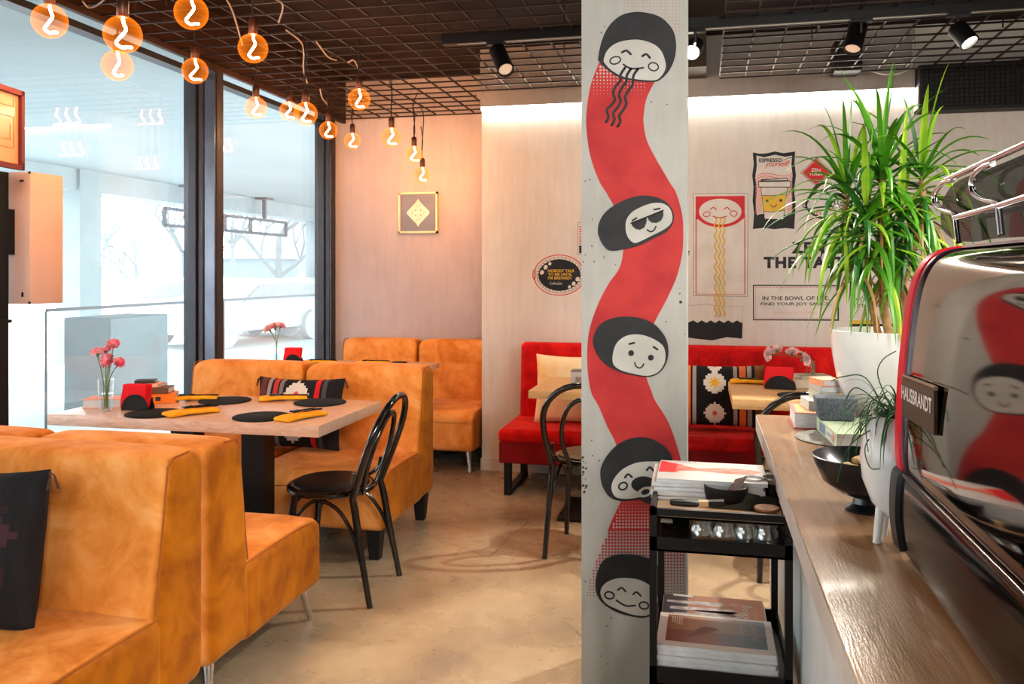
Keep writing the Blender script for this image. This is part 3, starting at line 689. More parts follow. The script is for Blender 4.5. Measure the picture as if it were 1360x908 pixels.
def pouch(p, ang, label, kind=0, z=ZT):
    p = Vector((p[0], p[1], z))
    L, W = .245, .10; R = Matrix.Translation(p) @ Matrix.Rotation(ang, 4, 'Z')
    def fn(q):
        o = q.copy(); o.z += .006*sin((q.x/L+.5)*pi)+.0012*sin(q.x*60)*sin(q.y*50); return o
    t = solo('napkin_pouch', MB().rbox((0, 0, .010), (L, W, .018), .008, 2, 8, fn), YELLOW, label, 'napkin', 'yellow cutlery napkins', p, (0, 0, ang))
    lab = label.replace('yellow napkin pouch', '%s in yellow pouch')
    if not kind:
        s0 = MB(); s0.rbox((.0, -.036, .031), (.05, .034, .007), .0034, 2, 3); s0.tube([(-.02, -.036, .031), (-.115, -.034, .028)], .0035, 6)
        solo('spoon', s0.xf(R), M('dark_steel', (.05, .045, .045), .25, .9), lab % 'dark spoon', 'spoon', 'dark spoons in the yellow pouches')
        f0 = MB().box((-.075, -.018, .027), (-.05, -.002, .030)).tube([(-.075, -.010, .0285), (-.135, -.006, .026)], .004, 6)
        for i in range(4): f0.box((-.05, -.018+i*.0046, .0275), (-.02, -.0155+i*.0046, .0295))
        solo('fork', f0.xf(R), BLACKM, lab % 'dark fork', 'fork', 'dark forks in the yellow pouches'); return
    sp = MB(); x = L/2-.09
    sp.rbox((-x-.01, .018, .027), (.055, .036, .007), .0034, 2, 3); sp.tube([(-x+.015, .018, .0275), (x*.2, .014, .0275)], .003, 6)
    solo('spoon', sp.xf(R), BLACKM if kind else M('dark_steel', (.05, .045, .045), .25, .9), lab % 'dark spoon', 'spoon', 'dark spoons in the yellow pouches')
    fk = MB(); fk.tube([(-x+.02, -.012, .0275), (x*.2, -.012, .0275)], .0028, 6).box((-x-.004, -.02, .0265), (-x+.02, -.004, .029))
    for i in range(4): fk.box((-x-.034, -.02+i*.0046, .0265), (-x-.004, -.018+i*.0046, .0285))
    fk.tube([(x*.2, -.012, .0275), (L/2+.006, -.012, .024)], .004, 6)
    solo('fork', fk.xf(R), BLACKM, lab % 'dark fork', 'fork', 'dark forks in the yellow pouches')
a, b = pZ(225, 553, TZ), pZ(284, 546, TZ)
pouch(pZ(254, 550, TZ), math.atan2(b.y-a.y, b.x-a.x)+pi, 'yellow napkin pouch at the near edge of the front table, left one')
a, b = pZ(372, 560, TZ), pZ(430, 549, TZ)
pouch(pZ(400, 555.5, TZ), math.atan2(b.y-a.y, b.x-a.x)+pi, 'yellow napkin pouch at the near right corner of the front table')
pouch(pZ(256, 531, TZ), pi*1.0+.5-pi, 'yellow napkin pouch at the far edge of the front table, left one', 1); pouch(pZ(376, 531, TZ), .5, 'yellow napkin pouch at the far edge of the front table, right one', 1)
pouch((-2.76, 5.74), .35, 'yellow napkin pouch by the red napkins on the rear window table', 1); pouch((-2.36, 5.78), .35, 'yellow napkin pouch in the middle of the rear window table', 1)
pouch(pZ(997, 509, TZ), -.05, 'yellow napkin pouch on the pale table right of the pillar', 1)
def holder(p, ang, label, lab2, w=.14):
    R = Matrix.Translation(Vector((p[0], p[1], ZT))) @ Matrix.Rotation(ang, 4, 'Z')
    t = thing('napkin_holder', label, 'napkin holder', (p[0], p[1], ZT), 0, 'black napkin holders')
    arc = [(w/2*cos(a), 0, .078*sin(a)) for a in [pi*i/24 for i in range(25)]]
    for y in (-.03, .026): part('side', MB().prism([(x, y, z) for x, _, z in arc], (0, .004, 0)).xf(R), BLACKP, t)
    part('base', MB().box((-w/2, -.03, 0), (w/2, .03, .004)).xf(R), BLACKP, t)
    def fn(q):
        o = q.copy(); o.y += .004*sin(q.z*40+q.x*20); o.x += .006*sin(q.z*25); return o
    n = MB()
    for k in range(4): n.rbox((-.012+.002*k, -.018+.012*k, .066), (w*.88, .010, .118-.004*(k % 2)), .003, 1, 6, fn)
    solo('paper_napkins', n.xf(R), REDNAP, lab2, 'napkins', 'red paper napkins in black holders')
p = pZ(178, 545, TZ); holder((p.x, p.y+.03), TH-.12, 'black half-round napkin holder on the front table', 'red paper napkins standing in the holder on the front table')
holder((-2.9, 5.62), TH, 'black half-round napkin holder on the rear window table', 'red paper napkins standing in the holder on the rear window table', .13)
p = pZ(1037, 517, TZ); holder((p.x, p.y+.03), -.18, 'black half-round napkin holder on the pale table right of the pillar', 'red paper napkins standing in the holder on the right pale table', .17)
STEMG = M('flower_stem', (.10, .22, .07), .6); PINK = M('carnation_pink', (.86, .30, .43), .8, 0, (.92, .64, .70), 40, 3); DPINK = M('carnation_deep_pink', (.84, .18, .30), .8, 0, (.92, .52, .60), 40, 3); WPINK = M('carnation_pale', (.88, .74, .72), .8, 0, (.85, .56, .58), 40)
def carnation(base, mid, head, r, mt, label, d, grp):
    base, mid, head = Vector(base), Vector(mid), Vector(head); t = thing('carnation', label, 'flower', base, 0, grp)
    part('stem', MB().tube(crom([base, mid, head-Vector(d).normalized()*r*.6], 6), .0021, 6).lathe([(.003, -r*1.0), (.0075, -r*.75), (.0085, -r*.3), (.004, -r*.1)], head, 8, axis=d), STEMG, t)
    bl = MB(); r *= 1.22; rr = random.Random(int(head.x*1e4))
    for k in range(5):
        n = 40; R = r*(1-.16*k); z0 = (-.35+.2*k)*r; ph = rr.uniform(0, 6); vs = []
        for i in range(5):
            u = i/4
            for j in range(n):
                w = 2*pi*j/n; ruf = (1+.12*u*sin(9*w+ph)+.10*u*sin(19*w+ph*2)); vs.append((R*u*ruf*cos(w), R*u*ruf*sin(w), z0+u*u*R*.45+.26*R*u*u*sin(11*w+ph)+.12*R*u*sin(23*w+ph)))
        q = Vector((0, 0, 1)).rotation_difference(Vector(d)); vs = [q @ Vector(v)+head for v in vs]
        bl.add(vs, [(i*n+j, i*n+(j+1) % n, (i+1)*n+(j+1) % n, (i+1)*n+j) for i in range(4) for j in range(n)], 0, True)
    part('bloom', bl, mt, t)
def vase(p, h, r, label):
    t = thing('glass_vase', label, 'vase', (p[0], p[1], ZT), 0, 'clear glass bud vases')
    c = (p[0], p[1], ZT)
    part('glass', MB().lathe([(0, .0), (r*.8, .0), (r*.84, .004), (r, h), (r-.003, h), (r*.8, .014), (0, .014)], c, 28), WATERG, t)
    part('water', MB().lathe([(0, .015), (r*.78, .015), (r*.88, h*.55), (0, h*.55)], c, 24), thin_glass('vase_water', (.9, .95, .96), .7), t)
p = pZ(140.5, 546, TZ); D0 = p.y*CT-p.x*ST
vase(p, .155, .036, 'clear glass vase of pink carnations at the window end of the front table')
for (u, v, r, mt, lb, d, bu) in ((151, 456.5, .024, DPINK, 'highest pink carnation in the front table vase', (.35, -.5, .5), 3), (129, 467.5, .026, PINK, 'leftmost pink carnation in the front table vase', (-.4, .3, .8), -4), (141, 464, .018, PINK, 'small pale pink carnation between the others in the front vase', (0, .2, 1), 0),
                             (143, 478, .029, DPINK, 'largest deep pink carnation facing forward in the front vase', (.05, -.9, .3), 1), (158.5, 481, .022, DPINK, 'rightmost pink carnation in the front table vase', (.7, -.5, .4), 5)):
    h_ = pD(u, v, D0+random.uniform(-.02, .02)); carnation((p.x+bu*.002, p.y, ZT+.018), (p.x+bu*.004, p.y, ZT+.15), h_, r, mt, lb, d, 'carnations in the front vase')
p = Vector((-2.985, 5.52, 0)); vase(p, .15, .03, 'clear glass vase with pale pink carnations on the rear window table')
D0 = p.y*CT-p.x*ST
for (u, v, r, lb, bu) in ((357, 436, .034, 'left pale pink carnation in the rear window table vase', -1), (365, 433, .034, 'middle pale pink carnation in the rear window table vase', 0), (373, 432, .028, 'right pale pink carnation in the rear window table vase', 1)):
    carnation((p.x+bu*.004, p.y, ZT+.018), (p.x+bu*.003, p.y, ZT+.16), pD(u, v, D0), r, M('carnation_soft%d' % bu, (.85, .42, .48), .8, 0, (.88, .68, .70), 40), lb, (bu*.4, -.2, .8), 'carnations in the rear vase')
p = Vector((.62, 5.22, 0)); vase(p, .15, .03, 'glass vase behind the red napkins on the right pale table'); D0 = p.y*CT-p.x*ST
for (u, v, r, lb, d) in ((1021, 470, .034, 'leftmost white carnation on the right pale table', (-.9, -.1, .1)), (1031.5, 464, .03, 'upper white carnation, second from the left, on the right pale table', (-.3, -.4, .8)), (1052, 467, .032, 'pale pink carnation in the middle on the right pale table', (-.1, -.3, 1)), (1070, 477, .033, 'rightmost white carnation on the right pale table', (.9, -.3, .3)), (1064, 468, .012, 'closed carnation bud on the right pale table', (.4, 0, .9))):
    carnation((p.x, p.y, ZT+.018), (p.x+.01, p.y, ZT+.15), pD(u, v, D0), r, WPINK, lb, d, 'carnations on the right pale table')
# books ---------------------------------------------------------------
def book(c, size, ang, cov, label, grp=None, spine=1, deco=None, pg=PAGES):
    """c = centre of its underside; size = length (local x), width (local y), thickness; spine on +y or -y side"""
    L, W, T = size; k = .0025; b = MB(); p = MB()
    b.box((-L/2, -W/2, 0), (L/2, W/2, k)).box((-L/2, -W/2, T-k), (L/2, W/2, T))
    y = W/2*spine; b.box((-L/2, y-spine*k, k), (L/2, y, T-k))
    p.box((-L/2+.004, -W/2+(.004 if spine > 0 else k), k), (L/2-.004, W/2-(k if spine > 0 else .004), T-k))
    t = thing('book', label, 'book', c, ang, grp); R = Matrix.Translation(Vector(c)) @ Matrix.Rotation(ang, 4, 'Z')
    part('cover', b.xf(R), cov, t); part('pages', p.xf(R), pg, t)
    if deco:
        d = MB(); ms = deco(d, L, W, T); part('cover_print', d.xf(R), ms, t)
    return t
ORC = M('orange_cover', (.86, .24, .02), .45); PEACH = M('peach_cover', (.85, .42, .28), .5); BRC = M('brown_cover', (.16, .09, .06), .5); DRK = M('dark_cover', (.05, .04, .045), .5)
BG = 'books at the window end of the front table'
p = pZ(128, 541, TZ); book((p.x+.02, p.y+.06, ZT), (.20, .14, .042), TH+.1, PEACH, 'thick book with peach cover left of the vase on the front table', BG, 1)
def d_or(d, L, W, T):
    for i in range(2): d.box((-.03+i*.035, -W/2-.0006, T*.3), (-.005+i*.035, -W/2, T*.75))
    return [DRK]
p = pZ(197, 536, TZ); pb = Vector((p.x, p.y+.07, ZT)); book(pb, (.20, .14, .045), TH+.22, ORC, 'bright orange book behind the red napkins on the front table', BG, -1, d_or)
book(pb+Vector((-.015, .02, .0455)), (.15, .12, .03), TH+.1, BRC, 'small brown book lying on the orange book', BG, -1); book(pb+Vector((-.06, .03, .076)), (.13, .10, .016), TH-.1, PEACH, 'thin peach book on the small brown book', BG, -1)
book(pb+Vector((-.085, .03, .0925)), (.10, .08, .016), TH+.2, DRK, 'smallest dark book on top of the front table stack', BG, -1)
BG2 = 'books on the right pale table'
p = pZ(1072, 516, TZ); book((p.x+.03, p.y+.1, ZT), (.2, .15, .05), .1, M('cream_cover', (.62, .55, .42), .6), 'thick cream book on the right pale table', BG2, -1); book((p.x+.04, p.y+.1, ZT+.0505), (.18, .14, .02), .25, M('olive_cover', (.42, .38, .27), .6), 'thin olive book on the thick cream book', BG2, -1)
tb = thing('tissue_box', 'small grey box on the pale table left of the pillar', 'box', (-.47, 4.95, ZT)); a = pZ(757, 512, TZ)
part('body', MB().rbox((a.x+.09, a.y+.08, ZT+.04), (.18, .12, .08), .004, 1, 1), M('grey_card', (.5, .52, .55), .5), tb); part('top', MB().box((a.x+.0, a.y+.02, ZT+.0805), (a.x+.18, a.y+.14, ZT+.085)), M('box_lid', (.22, .21, .2), .5), tb)
part('front_label', MB().box((a.x+.03, a.y+.0185, ZT+.015), (a.x+.16, a.y+.0198, ZT+.05)), M('box_band', (.28, .24, .2), .5), tb)
# ================================================================== pillows
def pillow_mesh(W, Hh, T, corner=.06, n=22):
    mb = MB(); fr, bk = [], []
    for j in range(n+1):
        for i in range(n+1):
            u, v = i/n*2-1, j/n*2-1
            w = (1-abs(u)**2.6)*(1-abs(v)**2.6); th = T/2*(w**.42 if w > 0 else 0)
            x = u*W/2*(1-corner*(1-abs(v)**3)*abs(u)**3*.0-corner*(1-v*v)*u*u); z = v*Hh/2*(1-corner*1.3*(1-u*u)*v*v)
            wr = .004*sin(u*9+v*4)*sin(v*7-u*3)*w
            fr.append((x, -th+wr, z)); bk.append((x, th+wr, z))
    m = n+1; f = [(j*m+i, j*m+i+1, (j+1)*m+i+1, (j+1)*m+i) for j in range(n) for i in range(n)]
    mb.add(fr, f, 0, True); mb.add(bk, [q[::-1] for q in f], 0, True); return mb
def kilim(name, base, stripes, stars, px, ends=None):
    """stripes: (centre, half width, colour); stars: (cx, cz, r, inner r, colour, inner colour) on a stepped grid"""
    m, nt, out = newmat(name); b = bsdf(nt, out); b.inputs['Roughness'].default_value = .9
    tc = nt.nodes.new('ShaderNodeTexCoord'); s = nt.nodes.new('ShaderNodeSeparateXYZ'); ln(nt, tc.outputs['Object'], s.inputs[0])
    X, Z = s.outputs['X'], s.outputs['Z']
    c = ramp(nt, noise(nt, objco(nt, (9, 1, 1)), 9, 2), [(.4, tuple(x*.7 for x in base)), (.6, base)])
    zs = mth(nt, 'SNAP', Z, px*2)
    xz = mth(nt, 'SNAP', mth(nt, 'ADD', X, mth(nt, 'MULTIPLY', mth(nt, 'SINE', mth(nt, 'MULTIPLY', zs, 95)), .0)), px)
    for ce, hw, co in stripes:
        c = mixc(nt, mth(nt, 'LESS_THAN', mth(nt, 'ABSOLUTE', mth(nt, 'SUBTRACT', X, ce)), hw), c, co)
    for cx, cz, r, ri, co, ci in stars:
        ax = mth(nt, 'ABSOLUTE', mth(nt, 'SUBTRACT', mth(nt, 'SNAP', mth(nt, 'SUBTRACT', X, cx-px/2), px), 0)); az = mth(nt, 'ABSOLUTE', mth(nt, 'SNAP', mth(nt, 'SUBTRACT', Z, cz-px/2), px))
        d = mth(nt, 'ADD', ax, az); mxx = mth(nt, 'MAXIMUM', ax, az); mn = mth(nt, 'MINIMUM', ax, az)
        inside = mth(nt, 'MULTIPLY', mth(nt, 'LESS_THAN', mth(nt, 'ADD', mxx, mth(nt, 'MULTIPLY', mn, .55)), r), 1)
        c = mixc(nt, inside, c, co)
        ax2 = mth(nt, 'ABSOLUTE', mth(nt, 'SUBTRACT', X, cx)); az2 = mth(nt, 'ABSOLUTE', mth(nt, 'SUBTRACT', Z, cz))
        ang = mth(nt, 'ARCTAN2', mth(nt, 'SUBTRACT', Z, cz), mth(nt, 'SUBTRACT', X, cx)); rad = mth(nt, 'SQRT', mth(nt, 'ADD', mth(nt, 'MULTIPLY', ax2, ax2), mth(nt, 'MULTIPLY', az2, az2)))
        lim = mth(nt, 'ADD', ri*.75, mth(nt, 'MULTIPLY', mth(nt, 'COSINE', mth(nt, 'MULTIPLY', ang, 8)), ri*.28))
        c = mixc(nt, mth(nt, 'LESS_THAN', rad, lim), c, ci)
    if ends: c = mixc(nt, mth(nt, 'GREATER_THAN', mth(nt, 'ABSOLUTE', X), ends[0]), c, ends[1])
    ln(nt, c, b.inputs['Base Color']); bumpn(nt, b, noise(nt, objco(nt, (60, 60, 200)), 3, 1), .3, .003); return m
TASS = M('tassel_yarn', (.10, .05, .04), .9)
def pillow(name, label, mt, c, W, Hh, T, lean, rotz, tass=0, grp=None):
    t = thing(name, label, 'pillow', c, rotz, grp)
    o = bpy.data.objects.new('cover', pillow_mesh(W, Hh, T).mesh('cover', mt)); COL.objects.link(o); o.parent = t; o.rotation_euler = (lean, 0, 0)
    for s in ([(1, 1), (1, -1), (-1, 1), (-1, -1)] if tass else []):
        tb = MB(); x, z = s[0]*W/2*.97, s[1]*Hh/2*.97
        for k in range(9):
            a = random.uniform(-.4, .4); tb.tube([(x, 0, z), (x+s[0]*.012, a*.03, z-.012), (x+s[0]*(.018+a*.02), a*.05, z-(.05 if s[1] > 0 else .012))], .0016, 4)
        q = bpy.data.objects.new('tassel', tb.mesh('tassel', tass)); COL.objects.link(q); q.parent = t; q.rotation_euler = (lean, 0, 0)
    return t
K1 = kilim('dark_plum_kilim', (.012, .012, .017), [], [(.05, .12, .1, .03, (.026, .012, .018), (.02, .02, .03)), (.1, -.06, .08, .03, (.03, .012, .018), (.015, .015, .02)), (.14, .05, .05, .01, (.05, .02, .03), (.02, .02, .02))], .02)
pillow('throw_pillow', 'dark plum throw pillow with tassels on the nearest orange sofa', K1, (-2.03, 1.98, .64), .46, .45, .19, -.16, .12, TASS, 'patterned throw pillows')
K2 = kilim('black_red_kilim', (.018, .018, .022), [(-.17, .012, (.3, .25, .27)), (-.13, .014, (.45, .05, .035)), (-.095, .012, (.2, .17, .19)), (.12, .014, (.55, .02, .025)), (.16, .012, (.08, .08, .085)), (-.21, .02, (.14, .04, .035))], [(0, .10, .075, .018, (.62, .6, .58), (.6, .03, .04)), (.0, -.09, .075, .018, (.66, .64, .62), (.6, .03, .04)), (.07, .0, .05, .01, (.12, .13, .14), (.02, .02, .02))], .014)
pillow('throw_pillow', 'black throw pillow with red stripe and white stepped star behind the front table', K2, (-2.205, 4.33, .635), .52, .40, .13, -.22, .03, TASS, 'patterned throw pillows')
pillow('throw_pillow', 'plain yellow and cream pillow on the red bench left of the pillar', YELLOW2, (-.84, 5.56, .645), .52, .46, .14, -.20, .0, 0, 'plain throw pillows')
OR_ = (.72, .19, .06); GR_ = (.36, .33, .32)
K3 = kilim('striped_star_kilim', (.016, .015, .016), [(-.215, .018, GR_), (-.17, .022, OR_), (-.125, .012, GR_), (.125, .012, GR_), (.17, .020, OR_), (.212, .014, GR_), (-.255, .02, (.3, .14, .05))], [(0, .075, .075, .036, (.70, .68, .64), (.82, .48, .03)), (.0, -.115, .066, .018, (.70, .68, .64), (.6, .06, .04)), (0, .185, .05, .01, (.70, .68, .64), (.6, .06, .04))], .0125, (.245, (.24, .10, .03)))
pillow('throw_pillow', 'striped black and orange throw pillow with white and yellow star on the red bench', K3, (.075, 5.50, .64), .62, .40, .15, -.22, .0, TASS, 'patterned throw pillows')
# ================================================================== mural on the pillar
PIL = bpy.data.objects['pillar']
def mural():
    A = Art(2.8, 0, 0, 1); Z1 = lambda p: (760+p[0]/3.783, p[1]/3.783); Z2 = lambda p: (760+p[0]/3.133, 230+p[1]/3.133); Z3 = lambda p: (760+p[0]/2.594, 500+p[1]/2.594)
    S1, S2, S3 = 1/3.783, 1/3.133, 1/2.594
    RED, BLK, FAC, PK = 0, 1, 2, 3
    Lf = [Z1(p) for p in ((135, 315), (95, 420), (74, 540), (71, 640), (90, 780), (135, 908))]+[(806, 257), (820, 283), (827.5, 310), (827, 339)]+[Z2(p) for p in ((192, 402), (150, 462), (103, 555), (68, 670), (63, 800), (78, 908))]+[Z3(p) for p in ((90, 100), (120, 170), (150, 230), (166, 300), (178, 360), (168, 425), (152, 462), (134, 500), (124, 528))]
    Rt = [Z1(p) for p in ((420, 400), (375, 490), (360, 570), (360, 630), (385, 730), (485, 908))]+[(898, 256), (906, 285), (907.5, 310), (906, 337)]+[Z2(p) for p in ((435, 430), (395, 520), (345, 615), (310, 700), (303, 820), (330, 908))]+[Z3(p) for p in ((287, 85), (325, 145), (352, 210), (375, 290), (380, 340), (384, 425), (386, 462), (387, 500), (387, 528))]
    L = crom([(a, b, 0) for a, b in Lf], 8); R = crom([(a, b, 0) for a, b in Rt], 8); m = len(L)
    A.mb.add([A.P(p) for p in L+R], [(i, i+1, m+i+1, m+i) for i in range(m-1)], RED)
    # halftone dots
    A.up()
    for j in range(9):
        for i in range(18):
            x = 108+i*17+(j % 2)*0; y = 335+j*17; r = 6.4-j*.62
            a, b = Z1((x, y))
            k = min(range(m), key=lambda q: abs(L[q].y-b))
            if L[k].x+2 < a < R[k].x-1.5 and r > 1: A.ell(a, b, r*S1, r*S1, FAC, 0, 8)
    for j in range(11):
        for i in range(16):
            x, y = 262+i*18.5, -2+j*17.5
            if x < 545 and (y < 70 or x > 460) and y < 175-abs(x-500)*.2: A.ell(*Z1((x, y)), 3.1*S1, 3.1*S1, PK, 0, 8)
    for j in range(31):
        y = 433+j*10.7; xl = 166-(y-425)*.40 if y < 640 else 80-(y-640)*.32; xr = 388
        for i in range(40):
            x = 52+i*10.7
            if x < xl+2 or x > xr: continue
            if y < 528: A.ell(*Z3((x+5, y)), (1.5+.028*(y-433))*S3, (1.5+.028*(y-433))*S3, FAC, 0, 8)
            if y >= 528: A.ell(*Z3((x, y)), max(1.2, 5.0-.0145*(y-528))*S3, max(1.2, 5.0-.0145*(y-528))*S3, RED, 0, 8)
    def head(Z, S, hair, face):
        A.up(); A.fill([Z(p) for p in hair], BLK); A.up(); A.fill([Z(p) for p in face], FAC); A.up()
    def st(Z, S, pts, w): A.stroke([Z(p) for p in pts], w*S, BLK)
    head(Z1, S1, [(130, 290), (150, 200), (185, 130), (240, 80), (310, 60), (380, 65), (450, 90), (505, 150), (522, 220), (515, 290), (490, 350), (450, 395), (410, 412), (330, 408), (240, 390), (175, 350), (140, 315)],
         [(158, 300), (175, 255), (215, 220), (270, 203), (340, 200), (410, 222), (450, 260), (470, 320), (465, 355), (440, 390), (410, 403), (340, 400), (260, 386), (200, 355), (165, 320)])
    for pts in ([(250, 263), (272, 254), (294, 272)], [(352, 282), (372, 272), (390, 290)]): st(Z1, S1, pts, 11)
    st(Z1, S1, [(257, 323), (280, 338), (310, 345), (358, 340)], 8)
    for (x, y, rx, ry, ro) in ((216, 303, 27, 18, -.3), (408, 335, 25, 20, .25)): A.ring(*Z1((x, y)), rx*S1, ry*S1, 7*S1, BLK, ro)
    for pts in ([(265, 340), (243, 375), (242, 405), (222, 430), (205, 462), (214, 500), (196, 528), (174, 552), (182, 588), (170, 612)], [(295, 345), (275, 378), (271, 412), (250, 440), (235, 475), (243, 508), (226, 542), (206, 568), (212, 600), (199, 628)],
                [(330, 347), (308, 380), (303, 425), (282, 455), (265, 488), (272, 520), (254, 556), (236, 582), (242, 610), (228, 635)]): st(Z1, S1, pts, 13)
    head(Z2, S2, [(107, 240), (112, 205), (135, 165), (180, 130), (240, 103), (290, 93), (340, 97), (385, 115), (415, 150), (424, 185), (415, 215), (390, 245), (340, 270), (280, 300), (210, 317), (158, 322), (130, 300), (112, 265)],
         [(222, 225), (225, 195), (245, 165), (280, 143), (330, 125), (375, 125), (405, 145), (417, 180), (410, 210), (380, 235), (330, 260), (290, 280), (260, 290), (238, 275), (225, 250)])
    A.fill([Z2(p) for p in ((245, 207), (310, 183), (309, 205), (300, 226), (282, 235), (264, 232), (250, 220))], BLK, False); A.fill([Z2(p) for p in ((312, 182), (378, 153), (380, 175), (370, 197), (350, 207), (330, 205), (318, 195))], BLK, False)
    A.stroke([Z2((244, 208)), Z2((379, 154))], 5*S2, BLK, False)
    st(Z2, S2, [(250, 197), (268, 186)], 7); st(Z2, S2, [(340, 151), (364, 147)], 7); st(Z2, S2, [(312, 235), (325, 243), (340, 237), (348, 221)], 6)
    head(Z2, S2, [(87, 710), (92, 670), (115, 630), (160, 605), (220, 596), (285, 603), (340, 627), (380, 670), (398, 715), (398, 765), (380, 810), (350, 838), (310, 847), (250, 840), (195, 825), (140, 795), (105, 755)],
         [(168, 760), (180, 715), (205, 687), (240, 672), (290, 672), (340, 690), (375, 715), (387, 745), (385, 785), (365, 820), (335, 838), (300, 842), (250, 833), (200, 818), (172, 795)])
    for x, y in ((245, 748), (327, 767)): A.ell(*Z2((x, y)), 12*S2, 12*S2, BLK)
    st(Z2, S2, [(238, 710), (258, 705)], 8); st(Z2, S2, [(338, 722), (355, 733)], 8); st(Z2, S2, [(260, 787), (265, 802), (280, 810), (293, 802), (297, 793)], 6)
    head(Z3, S3, [(98, 350), (100, 310), (125, 265), (165, 228), (215, 210), (265, 212), (310, 235), (340, 270), (348, 310), (338, 365), (312, 395), (275, 418), (215, 425), (165, 428), (130, 415), (108, 385)],
         [(135, 380), (145, 350), (175, 318), (220, 297), (270, 292), (318, 296), (337, 320), (330, 360), (300, 390), (240, 413), (190, 421), (155, 417), (140, 402)])
    A.ell(*Z3((268, 418)), 30*S3, 20*S3, BLK); A.ell(*Z3((245, 371)), 42*S3, 28*S3, BLK); A.up(); A.ell(*Z3((252, 397)), 29*S3, 17*S3, FAC, -.35); A.up(); A.ell(*Z3((252, 397)), 15*S3, 9*S3, BLK, -.35)
    for pts in ([(182, 347), (192, 336), (206, 346)], [(257, 322), (268, 312), (281, 326)]): st(Z3, S3, pts, 7)
    for (x, y, rx, ry) in ((175, 377, 15, 12), (298, 342, 14, 12)): A.ring(*Z3((x, y)), rx*S3, ry*S3, 6*S3, BLK, -.5)
    head(Z3, S3, [(80, 720), (85, 680), (105, 635), (145, 615), (195, 612), (250, 622), (295, 650), (310, 700), (310, 760), (290, 810), (250, 830), (200, 825), (150, 810), (105, 780), (85, 750)],
         [(97, 745), (110, 715), (145, 697), (190, 693), (240, 703), (280, 730), (295, 765), (285, 803), (255, 823), (210, 820), (160, 803), (115, 780)])
    for pts in ([(157, 735), (170, 727), (184, 740)], [(210, 750), (222, 742), (236, 755)], [(152, 770), (170, 782), (190, 790), (217, 788)]): st(Z3, S3, pts, 6)
    for (x, y) in ((128, 753), (247, 788)): A.ring(*Z3((x, y)), 16*S3, 12*S3, 5.5*S3, BLK, .2)
    A.mb.flat = True
    struct('painted_mural', A.mb, [MRED, INK, MFACE, M('mural_pink_dots', (.52, .22, .22), .7)], PIL, 'red ribbon mural with five smiling black-haired faces')
    # chipped dark spots on the left edge and a bolt hole
    ch = MB()
    for k in range(16):
        v = random.uniform(600, 655); q = pY(775+random.uniform(-1.5, 3.5), v, 2.7993); w = random.uniform(.002, .006)
        ch.add([q+Vector((a*w, 0, b*w*random.uniform(.5, 1.2))) for a, b in ((-1, -.3), (.2, -1), (1, .1), (.3, 1))], [(0, 1, 2, 3)])
    q = pY(904, 401, 2.7993); ch.lathe([(0, 0), (.005, 0)], q, 12, axis=(0, -1, 0)); ch.flat = True
    struct('chipped_edge', ch, INK, PIL)
mural()
# ================================================================== stickers on the back wall
def sticker(name, A, mats, label, cat):
    A.mb.flat = True; return solo(name, A.mb, mats, label, cat)
MATS = [PRED, INK, PWHT, PYEL, PPNK, PGRY]; RED, BLK, WHT, YEL, PNK, GRY = range(6)
WY = 5.879
B = (900, 180, 3.778)
A = Art(WY, *B); A.fill([(78, 290), (354, 288), (352, 808), (78, 804)], GRY, False); A.up(); A.fill([(81, 293), (351, 291), (349, 805), (81, 801)], WHT, False); A.up()
A.fill([(90, 305), (337, 302), (337, 400), (330, 420), (90, 420)], RED, False); A.stroke([(92, 400), (92, 794), (337, 797), (337, 400)], 5, RED, False); A.up(); A.ell(214, 388, 123, 72, RED); A.fill([(90, 420), (334, 420), (330, 470), (95, 470)], WHT, False) if 0 else None; A.up(); A.ell(214, 381, 107, 65, WHT); A.up()
for pts in ([(165, 370), (180, 360), (194, 372)], [(234, 370), (248, 360), (262, 372)], [(178, 405), (200, 411), (225, 410), (246, 404)]): A.stroke(pts, 5, RED)
A.ring(146, 394, 17, 12, 4, RED, -.3); A.ring(281, 391, 17, 14, 4, RED, .2); A.up()
for x in (190, 211, 231): A.stroke([(x+6*sin(i*pi/2), 412+i*13) for i in range(39)], 7, YEL)
sticker('noodle_poster', A, MATS, 'tall white wall sticker of a smiling face slurping long yellow noodles, right of the pillar', 'wall sticker')
A = Art(WY, 900, 370, 4.128)
A.stroke([(20, 150), (150, 140), (250, 152), (358, 152), (352, 240)], 2, GRY, False)
A.fill([(20, 238), (55, 242)]+[q for i in range(6) for q in ((85+i*48, 228), (109+i*48, 242))]+[(356, 240), (353, 328), (270, 320), (190, 338), (110, 330), (20, 318)], BLK, False)
sticker('bowl_sticker', A, MATS, 'black and white noodle bowl sticker below the noodle poster', 'wall sticker')
A = Art(WY, 995, 195, 7.89)
A.fill([(38, 58), (110, 72), (180, 68), (270, 48), (360, 66), (482, 48), (474, 160), (490, 300), (470, 450), (486, 600), (472, 860), (380, 850), (260, 862), (150, 848), (38, 860), (52, 700), (36, 560), (46, 420), (32, 300), (48, 180)], BLK, False); A.up()
A.fill([(75, 90), (160, 108), (270, 82), (380, 104), (450, 92), (442, 180), (455, 300), (440, 450), (450, 600), (440, 715), (250, 715), (80, 715), (70, 600), (82, 450), (64, 320), (80, 200)], WHT, False); A.up()
for k in range(7): A.stroke([(72, 310+k*15), (140, 278+k*15), (220, 280+k*15), (330, 302+k*15), (400, 300+k*15), (450, 272+k*15)], 6, PNK if k % 2 else RED)
